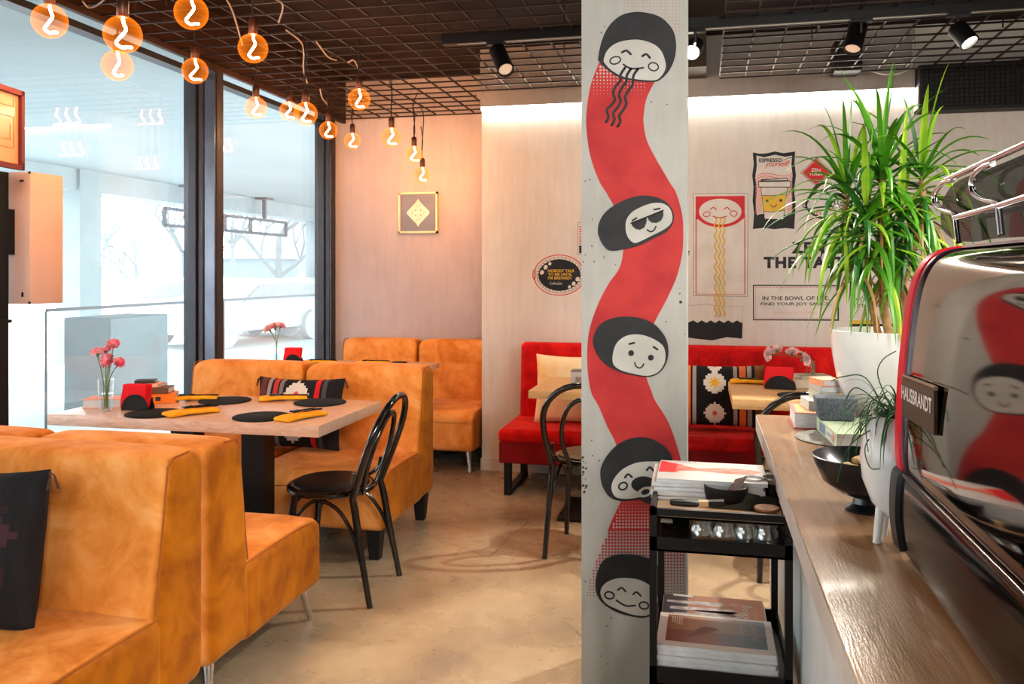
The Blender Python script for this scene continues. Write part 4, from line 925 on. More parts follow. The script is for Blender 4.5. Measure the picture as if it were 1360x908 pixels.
for k in range(15): A.stroke([(70, 410+k*20), (100, 405+k*20), (135, 395+k*20)], 8, PNK); A.stroke([(400, 405+k*20), (425, 400+k*20), (450, 388+k*20)], 8, PNK); A.stroke([(70, 418+k*20), (135, 403+k*20)], 3, RED); A.stroke([(400, 413+k*20), (450, 397+k*20)], 3, RED)
A.up(); A.fill([(78, 718), (110, 705), (150, 700), (380, 712), (440, 690), (440, 720)], BLK, False); A.up()
A.fill([(118, 405), (405, 405), (385, 560), (362, 765), (158, 760), (140, 590)], BLK, False); A.fill([(95, 360), (438, 355), (438, 425), (98, 425)], BLK, False); A.fill([(112, 362), (130, 342), (390, 322), (408, 345), (410, 360)], BLK, False); A.up()
A.fill([(125, 425), (398, 425), (380, 560), (356, 757), (164, 753), (146, 590)], WHT, False); A.fill([(103, 368), (430, 362), (430, 417), (105, 417)], WHT, False); A.fill([(130, 352), (388, 330), (400, 348)], WHT, False); A.up()
A.fill([(136, 515), (388, 498), (374, 668), (260, 676), (154, 676)], YEL, False); A.up(); A.stroke([(138, 508), (250, 510), (388, 496)], 6, BLK); A.stroke([(154, 678), (260, 680), (374, 664)], 6, BLK)
A.ell(190, 568, 16, 16, BLK); A.ell(332, 560, 16, 16, BLK); A.stroke([(228, 605), (240, 625), (258, 630), (276, 622), (286, 600)], 8, BLK)
A.text('ESPRESSO', 104, 122, 342, 162, BLK, -4, bold=.02); A.text('yourself!', 165, 150, 425, 228, RED, -8, shear=.35)
sticker('espresso_sticker', A, MATS, 'black framed coffee cup sticker with smiling yellow band, lettered espresso yourself', 'wall sticker')
A = Art(WY, 995, 195, 7.89); A.fill([(703, 108), (870, 264), (700, 415), (535, 272)], BLK, False); A.up(); A.fill([(703, 114), (864, 264), (700, 409), (541, 272)], WHT, False); A.up(); A.fill([(703, 124), (854, 264), (700, 398), (552, 272)], RED, False); A.up()
A.stroke([(703, 138), (838, 264), (700, 385), (566, 272), (703, 138)], 3, PNK, False); A.text('ZEN', 650, 222, 748, 258, WHT, 6, bold=.03); A.text('YOGA', 625, 264, 770, 302, WHT, 0, bold=.03)
sticker('diamond_sticker', A, MATS, 'small red diamond wall sticker with white lettering beside the plant', 'wall sticker')
A = Art(WY, 995, 195, 7.89); c_ = (940, 600)
A.stroke([(c_[0]+345*cos(w), c_[1]+170*sin(w)) for w in [2*pi*i/30 for i in range(30)]], 20, BLK, True, True); A.ring(580, 615, 18, 22, 9, BLK)
A.stroke([(720+r_*cos(w), 705+r_*sin(w)) for r_, w in [(4+i*1.6, i*.45) for i in range(28)]], 6, RED); A.stroke([(720, 660), (800, 658), (900, 640)], 6, RED); A.stroke([(640, 738), (760, 748), (940, 735)], 6, RED)
for k in range(6): A.stroke([(810+k*34, 660-k*6), (800+k*30, 600-k*20), (850+k*30, 510-k*3), (900+k*30, 540), (890+k*32, 610)], 6, BLK)
for k in range(5): A.ring(830+k*60, 860+k % 2*8, 30, 22, 9, BLK)
sticker('shrimp_sticker', A, MATS, 'oval line drawing of a rolled shrimp on the wall behind the plant leaves', 'wall sticker')
A = Art(WY, 1000, 310, 6.18); A.text('ZEN IS', 315, 68, 745, 165, BLK, 0, bold=.05, spacing=1.12); A.text('THE TASTY LOVE', 88, 190, 1270, 286, BLK, 0, bold=.05, spacing=1.15)
sticker('wall_lettering', A, MATS, 'large black lettering painted on the back wall behind the plant', 'wall lettering')
A = Art(WY, 1000, 310, 6.18); A.fill([(0, 420), (706, 424), (706, 716), (0, 712)], BLK, False); A.up(); A.fill([(8, 430), (694, 434), (694, 704), (8, 704)], WHT, False); A.up()
for (x0, y0, x1, y1) in ((22, 442, 680, 446), (22, 694, 680, 698)):
    for i in range(24): A.stroke([(x0+i*27.5, y0), (x0+i*27.5+17, y0)], 3, RED, False)
for i in range(11): A.stroke([(22, 446+i*23), (22, 459+i*23)], 3, RED, False); A.stroke([(680, 446+i*23), (680, 459+i*23)], 3, RED, False)
A.text('IN THE BOWL OF LIFE,', 78, 515, 628, 552, BLK, 0, bold=.012); A.text('FIND YOUR JOY SAUCE.', 64, 565, 636, 598, BLK, 0, bold=.012); A.text("Fun Restaurant That's No Matter", 165, 638, 505, 656, PNK)
sticker('bowl_quote_sticker', A, MATS, 'black framed quote sticker about the bowl of life above the red bench', 'wall sticker')
A = Art(WY, 1000, 310, 6.18); A.fill([(800, 455), (1330, 460), (1330, 780), (795, 780)], WHT, False); A.up(); A.stroke([(800, 458), (1330, 462)], 3, YEL, False); A.text("Let's roll!", 822, 512, 1025, 552, BLK); A.text("It's tuna out time", 822, 566, 1175, 606, BLK)
A.stroke([(1150, 650), (1170, 630), (1220, 622), (1270, 640), (1290, 690)], 14, BLK); A.ring(1220, 665, 48, 34, 8, BLK); A.ell(1195, 655, 6, 6, BLK); A.ell(1240, 655, 6, 6, BLK); A.fill([(795, 712), (1010, 712), (1010, 742), (795, 742)], YEL, False); A.fill([(795, 742), (1330, 742), (1330, 782), (795, 782)], BLK, False)
sticker('roll_quote_sticker', A, MATS, 'quote sticker about rolling with a little face, half hidden behind the plant', 'wall sticker')
A = Art(WY, 690, 280, 6.98); A.ring(368, 595, 236, 187, 8, RED); A.ring(135, 590, 14, 45, 5, RED); A.ell(370, 594, 214, 170, GRY); A.up(); A.ell(370, 594, 210, 166, WHT); A.up()
for i in range(34):
    w = 2*pi*i/34; A.stroke([(370+207*cos(w), 594+163*sin(w)), (370+194*cos(w+.06), 594+149*sin(w+.06))], 4, BLK, False)
A.ell(370, 594, 196, 147, BLK); A.up()
for (x, y, r) in ((208, 570, 18), (242, 522, 18), (281, 489, 14), (538, 632, 18), (502, 674, 17), (463, 703, 13)): A.ell(x, y, r, r*1.2, WHT, .5)
A.text('NOBODY TALK', 264, 540, 510, 568, YEL, bold=.02); A.text('TO ME UNTIL', 264, 574, 488, 602, YEL, bold=.02); A.text("I'M BREWED!", 264, 608, 480, 636, YEL, bold=.02); A.text('CoffeeZen', 280, 660, 395, 682, WHT)
sticker('coffee_oval_sticker', A, MATS, 'oval black coffee sticker with red ring and yellow lettering, left of the pillar', 'wall sticker')
A = Art(WY, 690, 280, 6.98); A.fill([(538, 102), (720, 102), (720, 405), (538, 405)], GRY, False); A.up(); A.fill([(543, 107), (715, 107), (715, 400), (543, 400)], WHT, False); A.up()
for i in range(9): A.stroke([(553, 150+i*22), (700, 40+i*22+75)], 8, RED, False)
A.up(); A.fill([(553, 322), (705, 322), (705, 392), (553, 392)], BLK, False)
sticker('striped_sticker', A, MATS, 'narrow red striped wall sticker mostly hidden by the left side of the pillar', 'wall sticker')
A = Art(WY, 900, 180, 3.778); A.stroke([(46, 578), (58, 580), (52, 592)], 6, BLK, False); A.text('r', 47, 595, 60, 614, BLK, bold=.02)
sticker('lettering_end', A, MATS, 'tip of black lettering just right of the pillar edge', 'wall lettering')
# framed picture in the alcove
fr = thing('framed_picture', 'square pale framed picture with a white diamond emblem on the alcove wall', 'picture', (-2.25, 6.59, 1.75))
A = Art(6.575, 440, 140, 5.045); a, b = pY(440+457/5.045, 140+585/5.045, 6.6), pY(440+718/5.045, 140+855/5.045, 6.6); zt, zb = (a.z+b.z)/2+.168, (a.z+b.z)/2-.168; xa, xb = a.x, b.x
f = MB().box((xa, 6.57, zb), (xa+.016, 6.6, zt)).box((xb-.016, 6.57, zb), (xb, 6.6, zt)).box((xa, 6.57, zb), (xb, 6.6, zb+.016)).box((xa, 6.57, zt-.016), (xb, 6.6, zt))
part('frame', f, M('pale_frame', (.78, .66, .44), .5), fr)
part('backing', MB().box((xa+.016, 6.582, zb+.016), (xb-.016, 6.598, zt-.016)), M('blue_grey_print', (.20, .215, .27), .3), fr)
em = Art(6.582, 0, 0, 1); cx, cz = (xa+xb)/2, (zb+zt)/2
def pl(pts, mi, k): em.mb.poly([(cx+x, 6.582-.0005*k, cz+z) for x, z in pts], mi)
pl([(.10, 0), (.09, .016), (.016, .09), (0, .115), (-.016, .09), (-.09, .016), (-.10, 0), (-.09, -.016), (-.016, -.09), (0, -.115), (.016, -.09), (.09, -.016)], 0, 1)
for sx in (-1, 1):
    for (x, z, w, h) in ((.012, .055, .012, .006), (.022, .02, .014, .014), (.05, .0, .006, .02), (.022, -.02, .014, .014), (.012, -.055, .012, .006)): pl([(sx*x-w/2, z-h/2), (sx*x+w/2, z-h/2), (sx*x+w/2, z+h/2), (sx*x-w/2, z+h/2)], 1, 2)
em.mb.flat = True; part('emblem', em.mb, [M('emblem_cream', (.74, .68, .6), .6), M('emblem_grey', (.36, .34, .36), .6)], fr)
# ================================================================== bar counter
cnt = thing('bar_counter', 'long bar counter with pale oak top and white front on the right', 'counter', (.75, 1.3, 0))
part('countertop', MB().rbox((.845, 1.506, .87), (1.306, 3.412, .06), .003, 1, 1), COUNTERW, cnt)
part('edge_band', MB().box((.1905, -.19, .842), (.1925, 3.205, .897)), COUNTERE, cnt)
part('front_panel', MB().box((.235, -.15, 0), (1.45, 3.14, .84)), WHITEP, cnt)
ZC = .9005
# trolley
tr = thing('serving_trolley', 'black metal trolley with magazines standing between pillar and counter', 'trolley', (.043, 2.35, 0))
X0, X1, Y0, Y1 = -.13, .214, 2.14, 2.58
for x in (X0, X1):
    for y in (Y0, Y1):
        s_ = 1 if x == X0 else -1; d_ = 1 if y == Y0 else -1
        part('post', MB().box((x, y, .05), (x+s_*.018, y+d_*.024, .828)), BLACKM, tr)
        part('castor', MB().lathe([(0, -.01), (.022, -.01), (.025, -.006), (.025, .006), (.022, .01), (0, .01)], (x+s_*.012, y+d_*.012, .025), 16, axis=(1, 0, 0)), BLACKP, tr)
def frame(z0, z1, w=.012):
    return MB().box((X0, Y0, z0), (X1, Y0+w, z1)).box((X0, Y1-w, z0), (X1, Y1, z1)).box((X0, Y0, z0), (X0+w, Y1, z1)).box((X1-w, Y0, z0), (X1, Y1, z1))
part('top_rail', frame(.811, .828), BLACKM, tr); part('tray', frame(.722, .757, .006).box((X0, Y0, .722), (X1, Y1, .727)), BLACKM, tr)
part('shelf', frame(.385, .432, .006).box((X0, Y0, .385), (X1, Y1, .392)), BLACKM, tr); part('shelf', frame(.06, .11, .006).box((X0, Y0, .06), (X1, Y1, .066)), BLACKM, tr)
solo('wooden_tray_board', MB().box((X0+.013, Y0+.013, .801), (X1-.013, Y1-.013, .806)).box((X0+.013, Y0+.013, .801), (X1-.013, Y0+.018, .815)), woodm('tray_wood', (.62, .45, .30), (.5, .34, .2), (2, 14, 8)), 'thin wooden board lying in the top of the black trolley', 'tray')
for k in range(4):      # jars
    p = pZ(932.5+k*29.5-k*k*.6, 711+k*1.3, .74); c = (p.x, Y0+.055, .7275)
    t = thing('glass_jar', ['leftmost glass jar of the row in the trolley tray, with amber dregs', 'second glass jar from the left in the trolley tray, with brown dregs', 'third glass jar from the left in the trolley tray, empty', 'rightmost glass jar in the trolley tray, beside the counter'][k], 'jar', c, 0, 'glass jars in the trolley tray')
    part('glass', MB().lathe([(0, .001), (.026, .001), (.03, .006), (.031, .03), (.028, .046), (.024, .054), (.024, .058), (.027, .060), (.027, .066), (.024, .067), (.022, .058), (.0215, .052), (.027, .04), (.0285, .01), (0, .006)], c, 28), thin_glass('jar_glass', (.96, .985, .985), 4.5, 1.5, (1, 1, 1), .12), t)
    if k < 2: part('dregs', MB().lathe([(0, .007), (.027, .007), (.0278, .014+.01*k), (0, .012+.008*k)], c, 20), M('amber_dregs', (.45, .17, .03), .3), t)
g = thing('grater', 'dark perforated grater lying left of the jars in the trolley tray', 'grater', (-.07, 2.2, .7275))
part('plate', MB().prism([(-.105, 2.17, .73), (-.035, 2.17, .73), (-.035, 2.30, .775), (-.105, 2.30, .775)], (0, .002, -.004)), M('dark_mesh', (.06, .065, .065), .3, .8, (.02, .02, .02), 120, 1), g)
part('handle', MB().tube([(-.105, 2.20, .782), (-.075, 2.20, .782)], .006, 8), M('pale_handle', (.5, .45, .38), .5), g)
# magazines
def magazine(c, L, W, T, ang, cov, label, grp, deco=None):
    b = MB(); p = MB(); k = .0006
    b.box((-L/2, -W/2, 0), (L/2, W/2, k)).box((-L/2, -W/2, T-k), (L/2, W/2, T)); p.box((-L/2+.001, -W/2+.001, k), (L/2-.001, W/2-.001, T-k))
    t = thing('magazine', label, 'magazine', c, ang, grp); R = Matrix.Translation(Vector(c)) @ Matrix.Rotation(ang, 4, 'Z')
    part('cover', b.xf(R), cov, t); part('pages', p.xf(R), PAGES, t)
    if deco:
        d = MB(); ms = deco(d, L, W, T+.0004); d.flat = True; part('cover_print', d.xf(R), ms, t)
    return t
ordn = ['lowest', 'second lowest', 'third from the bottom', 'second from the top', 'topmost']
def d_fork(d, L, W, T):
    h = W/2; o = [(-L/2+.002, h*.96), (-L/2+.002, -h*.30), (-L*.33, -h*.32), (-L*.30, -h*.12), (-L*.12, .0), (L*.1, -h*.14), (L*.3, -h*.18), (L*.42, -h*.05), (L*.462, h*.12), (L*.42, h*.3), (L*.25, h*.42), (L*.08, h*.38), (-.03, h*.25), (-L*.14, h*.26), (-L*.24, h*.44), (-L*.3, h*.62), (-L*.38, h*.72)]
    d.poly([(x, y, T) for x, y in o], 0); d.poly([(x, y, T+.0003) for x, y in ((-L/2+.003, h*.95), (-L/2+.003, -h*.28), (-L*.335, -h*.30), (-L*.325, h*.66), (-L*.38, h*.72))], 1)
    for k in range(7):
        d.poly([(L*(.04+.055*k)+a, h*(.10+.06*(k % 3))+b, T+.0005) for a, b in ((-.008, -.004), (.0, -.007), (.01, .0), (.004, .008), (-.006, .005))], 2)
    d.poly([(x, y, T+.0006) for x, y in ((-L*.39, h*.86), (-L*.12, h*.83), (-L*.12, h*.97), (-L*.39, h*.99))], 3)
    text_on(d, 'OLIVE 5', (-L*.37, h*.885, T+.001), (L*.22, -.002, 0), (0, h*.08, 0), 4)
    return [M('print_coral', (.78, .15, .10), .4, col2=(.8, .26, .19), scale=30), M('print_scarlet', (.74, .03, .04), .4), M('print_rose', (.85, .42, .36), .4), COVERW, PGRY]
zz = .8065
for k in range(5):
    T = [.012, .011, .012, .010, .010][k]
    magazine((.012+[0, -.006, .007, -.002, .012][k], 2.425+[.003, -.004, .004, 0, .002][k], zz), .292, .225, T, [-.02, .015, -.01, .02, .0][k]-.01, COVERW, '%s white magazine of the pile on top of the trolley' % ordn[k] + (' with red fork cover' if k == 4 else ''), 'white magazines piled on the trolley top', d_fork if k == 4 else None); zz += T+.0002
RUST = M('print_rust', (.42, .17, .09), .4, col2=(.34, .12, .06), scale=14)
def d_seima(d, L, W, T):
    h = W/2
    d.poly([(-L/2+.001, -h, T), (L/2-.001, -h, T), (L/2-.001, h, T), (-L/2+.001, h, T)], 0)
    d.poly([(x, y, T+.0003) for x, y in ((-L/2+.002, -h*.9), (-L*.25, -h*.9), (-L*.25, h*.95), (-L/2+.002, h*.95))], 1)
    for (x0, x1, y, w) in ((-.13, .02, .45, .018), (-.12, .05, .0, .022), (-.11, .06, -.45, .028), (-.05, .075, -.15, .02)):
        d.poly([(x0, y*h-w/2, T+.0005), (x1, y*h-w, T+.0005), (x1+.02, y*h, T+.0005), (x1, y*h+w*.8, T+.0005), (x0, y*h+w/3, T+.0005)], 2)
    for (x, y, r) in ((.058, .5, .010), (.078, -.1, .010), (.062, -.62, .011)): d.poly([(x+r*1.3*cos(a), y*h+r*sin(a), T+.0007) for a in [2*pi*i/12 for i in range(12)]], 3)
    d.poly([(x, y, T+.0008) for x, y in ((-L*.4, h*.86), (-L*.2, h*.83), (-L*.2, h*.97), (-L*.4, h*.99))], 4)
    text_on(d, '\u0160eima', (L*.29, h*.55, T+.001), (0, -h*1.15, 0), (L*.095, 0, 0), 4, bold=.01)
    text_on(d, 'ir namai 2023', (L*.405, h*.2, T+.001), (0, -h*.7, 0), (L*.015, 0, 0), 4)
    return [RUST, M('print_night', (.03, .03, .04), .4), M('print_pale', (.55, .52, .52), .4, col2=(.3, .27, .28), scale=50), M('print_skin', (.52, .3, .2), .5), PWHT]
def d_sea(d, L, W, T):
    h = W/2; a, b, c, e = -L/2+.022, L/2-.018, -h+.028, h-.012; n = 24; cols = []
    d.poly([(a, c, T), (b, c, T), (b, e, T), (a, e, T)], 0)
    d.poly([(x, y, T+.0003) for x, y in ((a+.05, c+.03), (a+.085, e-.07), (a+.10, e-.06), (.0, e-.065), (.012, e-.075), (-.04, c+.05))], 1)
    for k in range(5): d.poly([(x, y, T+.0004) for x, y in ((a+.012+k*.006, e-.012), (a+.015+k*.006, e-.012), (a+.015+k*.006, e-.05-.004*k), (a+.012+k*.006, e-.05-.004*k))], 2)
    text_on(d, 'akedoj', (b-.045, e-.03, T+.001), (.006, -(e-c)*.58, 0), (.026, .0, 0), 2, shear=.45)
    text_on(d, 'living by the sea', (b-.062, e-.03, T+.001), (0, -(e-c)*.6, 0), (.005, 0, 0), 2)
    m, nt, out = newmat('print_sea'); q = bsdf(nt, out); tc = nt.nodes.new('ShaderNodeTexCoord'); s = nt.nodes.new('ShaderNodeSeparateXYZ'); ln(nt, tc.outputs['Object'], s.inputs[0])
    f = mth(nt, 'ADD', mth(nt, 'ADD', mth(nt, 'MULTIPLY', s.outputs['X'], 3.4), .5), mth(nt, 'MULTIPLY', noise(nt, tc.outputs['Object'], 22, 5), .12))
    upper = ramp(nt, f, [(.12, (.30, .12, .06)), (.45, (.38, .19, .11)), (.6, (.34, .28, .27)), (.85, (.17, .21, .25)), (1, (.11, .17, .22))])
    lower = ramp(nt, f, [(.12, (.22, .07, .035)), (.55, (.24, .10, .07)), (.62, (.15, .14, .17)), (.85, (.06, .12, .18)), (1, (.03, .11, .19))])
    ln(nt, mixc(nt, mth(nt, 'GREATER_THAN', s.outputs['Y'], .0), lower, upper), q.inputs['Base Color']); q.inputs['Roughness'].default_value = .35
    return [m, M('print_shadow', (.17, .05, .025), .4), PWHT]
zz = .3925
for k in range(6):
    T = .0125
    if k < 5: magazine((.03+random.uniform(-.004, .004), 2.467, zz), .285, .205, T, .01*((k*7) % 3-1), COVERW if k < 4 else RUST, ['lowest', 'second lowest', 'middle', 'second from the top', 'topmost, rust coloured'][k]+' magazine of the rear pile on the trolley shelf', 'magazines of the rear pile on the trolley shelf', d_seima if k == 4 else None)
    zz += T+.0003
zz = .3925
ob = ['lowest', 'second lowest', 'third from the bottom', 'fourth from the bottom', 'third from the top', 'second from the top', 'topmost, sea picture']
for k in range(7):
    T = .0125
    magazine((.032+[0, .004, -.004, .003, -.002, .002, 0][k], 2.256+[0, .003, -.003, .002, -.002, .003, 0][k], zz), .292, .208, T, [-.01, .012, -.008, .01, 0, .008, -.01][k], COVERW, ob[k]+' magazine of the front pile on the trolley shelf', 'magazines of the front pile on the trolley shelf', d_sea if k == 6 else None); zz += T+.0003
# things on the board
zb_ = .8155
ld = thing('ladle_brush', 'black oval brush with pale wooden ferrule lying on the trolley board', 'brush', pZ(909, 669, zb_))
p = pZ(909, 669, .82); q = pZ(936, 671, .82)
def fl(o): return Vector((o.x, o.y, o.z*(1-.3*(o.x/.04)**2)))
part('head', MB().rbox((p.x, p.y, .823), (.075, .034, .015), .0074, 3, 4, fl), BLACKP, ld); part('ferrule', MB().bar((p.x+.036, p.y, .824), (p.x+.062, p.y-.003, .826), .02, .013), M('pale_wood', (.62, .44, .27), .5), ld); part('handle', MB().bar((p.x+.062, p.y-.003, .826), (p.x+.1, p.y-.006, .83), .024, .014), BLACKP, ld)
p = pZ(962, 668, .8155); bw = thing('black_bowl', 'matt black bowl holding cards on the trolley board', 'bowl', (p.x+.005, p.y+.045, .8065)); c = bw.location
part('shell', MB().lathe([(0, .0), (.046, .0), (.054, .012), (.058, .046), (.056, .047), (.05, .014), (0, .008)], c, 32), BLACKP, bw)
cl = thing('folded_card', 'grey-brown card sticking up out of the black bowl on the trolley', 'card', c+Vector((.02, -.01, .03)))
part('sheet', MB().add([c+Vector(v) for v in ((-.01, -.03, .022), (.025, -.04, .028), (.055, -.01, .075), (.025, .005, .062))], [(0, 1, 2, 3)]), M('taupe_card', (.22, .17, .155), .6), cl)
nf = thing('dark_pouch', 'folded dark olive pouch between bowl and steel cups on the trolley', 'pouch', c+Vector((.06, -.05, 0)))
part('body', MB().add([c+Vector(v) for v in ((-.035, -.07, .002), (.12, -.072, .002), (.13, .0, .02), (.03, .0, .034), (-.02, -.01, .02), (-.035, -.04, .002), (.12, -.02, .002))], [(0, 1, 2, 3, 4), (0, 4, 5), (1, 6, 2)]), M('dark_olive', (.035, .03, .018), .7), nf)
for k, (u, v, r) in enumerate(((1003, 668, .027), (1028, 667, .025))):
    p = pZ(u, v, .8155); t = thing('steel_cup', ['left steel cup with brass rim dregs on the trolley board', 'right steel cup next to the counter on the trolley board'][k], 'cup', (p.x, p.y+.06, .8065), 0, 'steel cups on the trolley'); c2_ = t.location
    part('body', MB().lathe([(0, 0), (r*.85, 0), (r*.95, .004), (r, .062), (r*.96, .062), (r*.9, .008), (0, .008)], c2_, 28), STEEL, t)
    part('sleeve', MB().lathe([(r*.97, .004), (r*1.02, .045), (r*1.0, .046)], c2_, 28), BLACKP, t)
p = pZ(1020, 676, .82); solo('wooden_disc', MB().lathe([(0, 0), (.03, 0), (.032, .003), (.03, .007), (0, .007)], (p.x-.002, p.y+.01, .8155), 28), woodm('disc_wood', (.45, .22, .1), (.33, .15, .06), (3, 3, 8)), 'small round wooden disc at the right of the trolley board', 'disc')
# ---- on the counter
solo('slate_mat', MB().lathe([(0, 0), (.143, 0), (.145, .002), (.143, .004), (0, .004)], (.43, 2.79, ZC), 48), M('grey_speckled_mat', (.20, .185, .165), .7, 0, (.09, .085, .08), 120, 2), 'round grey speckled mat lying under the pale green book on the counter', 'mat')
def d_pink(d, L, W, T):
    d.poly([(-L/2+.005, -W/2+.02, T+.0004), (L/2-.02, -W/2+.02, T+.0004), (L/2-.02, W/2-.012, T+.0004), (-L/2+.005, W/2-.012, T+.0004)], 0)
    for k in range(4): d.poly([(-L/2+.03+k*.035, -W/2+.03, T+.0007), (-L/2+.045+k*.035, -W/2+.03, T+.0007), (-L/2+.045+k*.035, W/2-.03-k*.01, T+.0007), (-L/2+.03+k*.035, W/2-.03-k*.01, T+.0007)], 1)
    return [M('print_mustard', (.74, .42, .10), .4, col2=(.7, .3, .14), scale=22), M('print_salmon', (.68, .24, .2), .4)]
book((.378, 3.06, ZC), (.22, .155, .052), pi/2-.02, M('pink_cover', (.62, .16, .20), .45), 'thick book with pink cover at the far corner of the counter', 'books on the counter', -1, d_pink)
def d_green(d, L, W, T):
    y = W/2+.0006
    d.add([(L*.05, y, .006), (L*.34, y, .006), (L*.34, y, T-.006), (L*.05, y, T-.006)], [(0, 1, 2, 3)], 0); d.add([(-L*.3, y, .006), (.0, y, .006), (.0, y, T-.008), (-L*.3, y, T-.008)], [(0, 1, 2, 3)], 1); d.add([(-L*.38, y, .01), (-L*.33, y, .01), (-L*.33, y, T-.01), (-L*.38, y, T-.01)], [(0, 1, 2, 3)], 2)
    text_on(d, 'cook book', (-.01, y+.0004, .014), (-L*.26, 0, 0), (0, 0, T-.026), 3); d.flat = True
    return [M('spine_blue', (.16, .22, .38), .5), M('spine_pale', (.6, .68, .68), .5), M('spine_pink', (.72, .14, .25), .5), PGRY]
gb = book((.475, 2.775, ZC+.0045), (.30, .20, .042), pi/2+.06, M('pale_green_cover', (.46, .56, .42), .5, col2=(.42, .5, .34)), 'pale green book with blue spine on the grey mat, front of the white pot', 'books on the counter', 1, d_green)
def fblk(o): return Vector((o.x*(1+.12*o.z/.04), o.y, o.z))
solo('felt_block', MB().rbox((.418, 2.885, ZC+.0465+.037), (.115, .09, .072), .004, 1, 1, fblk), M('grey_felt', (.14, .16, .185), .95, 0, (.08, .095, .115), 160, 2, bump=.3, bscale=200), 'small grey felt block on the pale green book beside the white pot', 'block')
book((.40, 3.075, ZC+.0525), (.13, .11, .032), pi/2+.1, M('mint_cover', (.56, .64, .62), .5), 'pale mint book lying on the pink book behind the felt block', 'books on the counter', 1)
for k in range(3): book((.412+.004*k, 3.10, ZC+.085+.0225*k), (.10, .075, .022), pi/2+.15+.1*k, [M('sage_cover', (.5, .52, .42), .5), M('navy_cover', (.5, .48, .44), .5), M('apricot_cover', (.76, .34, .18), .5)][k], ['bottom small book of the little stack left of the white pot', 'middle small book of the little stack left of the white pot', 'top apricot book of the little stack left of the white pot'][k], 'books on the counter', 1)
# big planter
PX, PY = .615, 3.04
pt = thing('large_planter', 'large white tapered planter with a tall spiky-leaved plant on the counter', 'potted plant', (PX, PY, ZC))
prof = [(0, 0), (.085, 0), (.105, .012), (.135, .07), (.165, .15), (.182, .24), (.19, .325), (.184, .327), (.172, .24), (.14, .10), (0, .08)]
part('pot', MB().lathe(prof, (PX, PY, ZC), 56), WHITEC, pt); part('soil', MB().lathe([(0, .305), (.08, .308), (.180, .298)], (PX, PY, ZC), 32), SOIL, pt)
DP = PY*CT-PX*ST
def leafmb(mb, base, az, el, L, w, droop, rnd, fold=.25, mi=0):
    d = Vector((cos(az)*cos(el), sin(az)*cos(el), sin(el))); p = Vector(base); n = 11; side0 = Vector((-sin(az), cos(az), 0)); vs = []; tw = rnd.uniform(-.5, .5)
    for i in range(n+1):
        u = i/n; ww = w*(min(1, .35+u*4))*(1-u**2.2)**.8+.0002
        nn = d.cross(side0).normalized(); sd = (side0*cos(tw*u)+nn*sin(tw*u))
        vs += [p+sd*ww/2+nn*ww*-fold, p.copy(), p-sd*ww/2+nn*ww*-fold]
        p = p+d*L/n; d = (d+Vector((0, 0, -droop*(.25+1.5*u)/n*2))).normalized()
    mb.add(vs, [q for i in range(n) for q in ((i*3, i*3+1, i*3+4, i*3+3), (i*3+1, i*3+2, i*3+5, i*3+4))], mi, True)
def crown(u, v, dd, nleaf, L, seed, dead=4, low=False):
    rnd = random.Random(seed); c = pD(u, v, DP+dd); a, b = MB(), None
    a.flat = True
    for i in range(nleaf):
        k = i/nleaf; az = i*2.39996+rnd.uniform(-.3, .3); el = (1.45-2.35*k**.8 if not low else .5-1.2*k)+rnd.uniform(-.15, .15)
        mi = 1 if rnd.random() < .22 else (2 if rnd.random() < .25 else 0)
        leafmb(a, c+Vector((0, 0, .05*(1-k)-.11*k)), az, el, L*rnd.uniform(.72, 1.1), rnd.uniform(.016, .027), rnd.uniform(.5, 1.7)*(.55+1.1*k), rnd, .22, mi)
    for i in range(dead):
        leafmb(a, c+Vector((0, 0, -.12)), rnd.uniform(0, 6.28), -.3, L*rnd.uniform(.7, 1), .012, 2.2, rnd, .3, 3)
    o = part('leaf_crown', a, [LEAF, LEAFL, LEAFD, LEAFB], pt); return c
C1 = crown(1171, 236, 0, 58, .36, 3); C2 = crown(1124, 258, .05, 46, .34, 5, 2); C3 = crown(1224, 240, -.03, 46, .34, 9, 3); C4 = crown(1150, 292, -.08, 34, .34, 13, 2); C5 = crown(1195, 296, -.02, 34, .34, 17, 3)
for q_ in ((1172, 318, -.10, 23), (1140, 312, -.05, 29), (1205, 322, -.08, 31)): crown(q_[0], q_[1], q_[2], 11, .31, q_[3], 3, True)
b0 = Vector((PX, PY, ZC+.3))
def trunk(pts, r0, r1, m): part('trunk', MB().tube(crom(pts, 6), [r0+(r1-r0)*i/((len(pts)-1)*6) for i in range((len(pts)-1)*6+1)], 10), m, pt)
trunk([b0+Vector((.02, 0, 0)), b0+Vector((.05, .01, .08)), b0+Vector((.045, .01, .18)), C3-Vector((0, 0, .12)), C3], .017, .010, BARK)
trunk([b0+Vector((-.0, -.01, 0)), b0+Vector((-.02, 0, .10)), C1-Vector((.0, 0, .3)), C1-Vector((0, 0, .12)), C1], .015, .010, BARK)
trunk([b0+Vector((-.03, .02, 0)), b0+Vector((-.06, .02, .12)), C2-Vector((0, 0, .15)), C2], .012, .009, BARK)
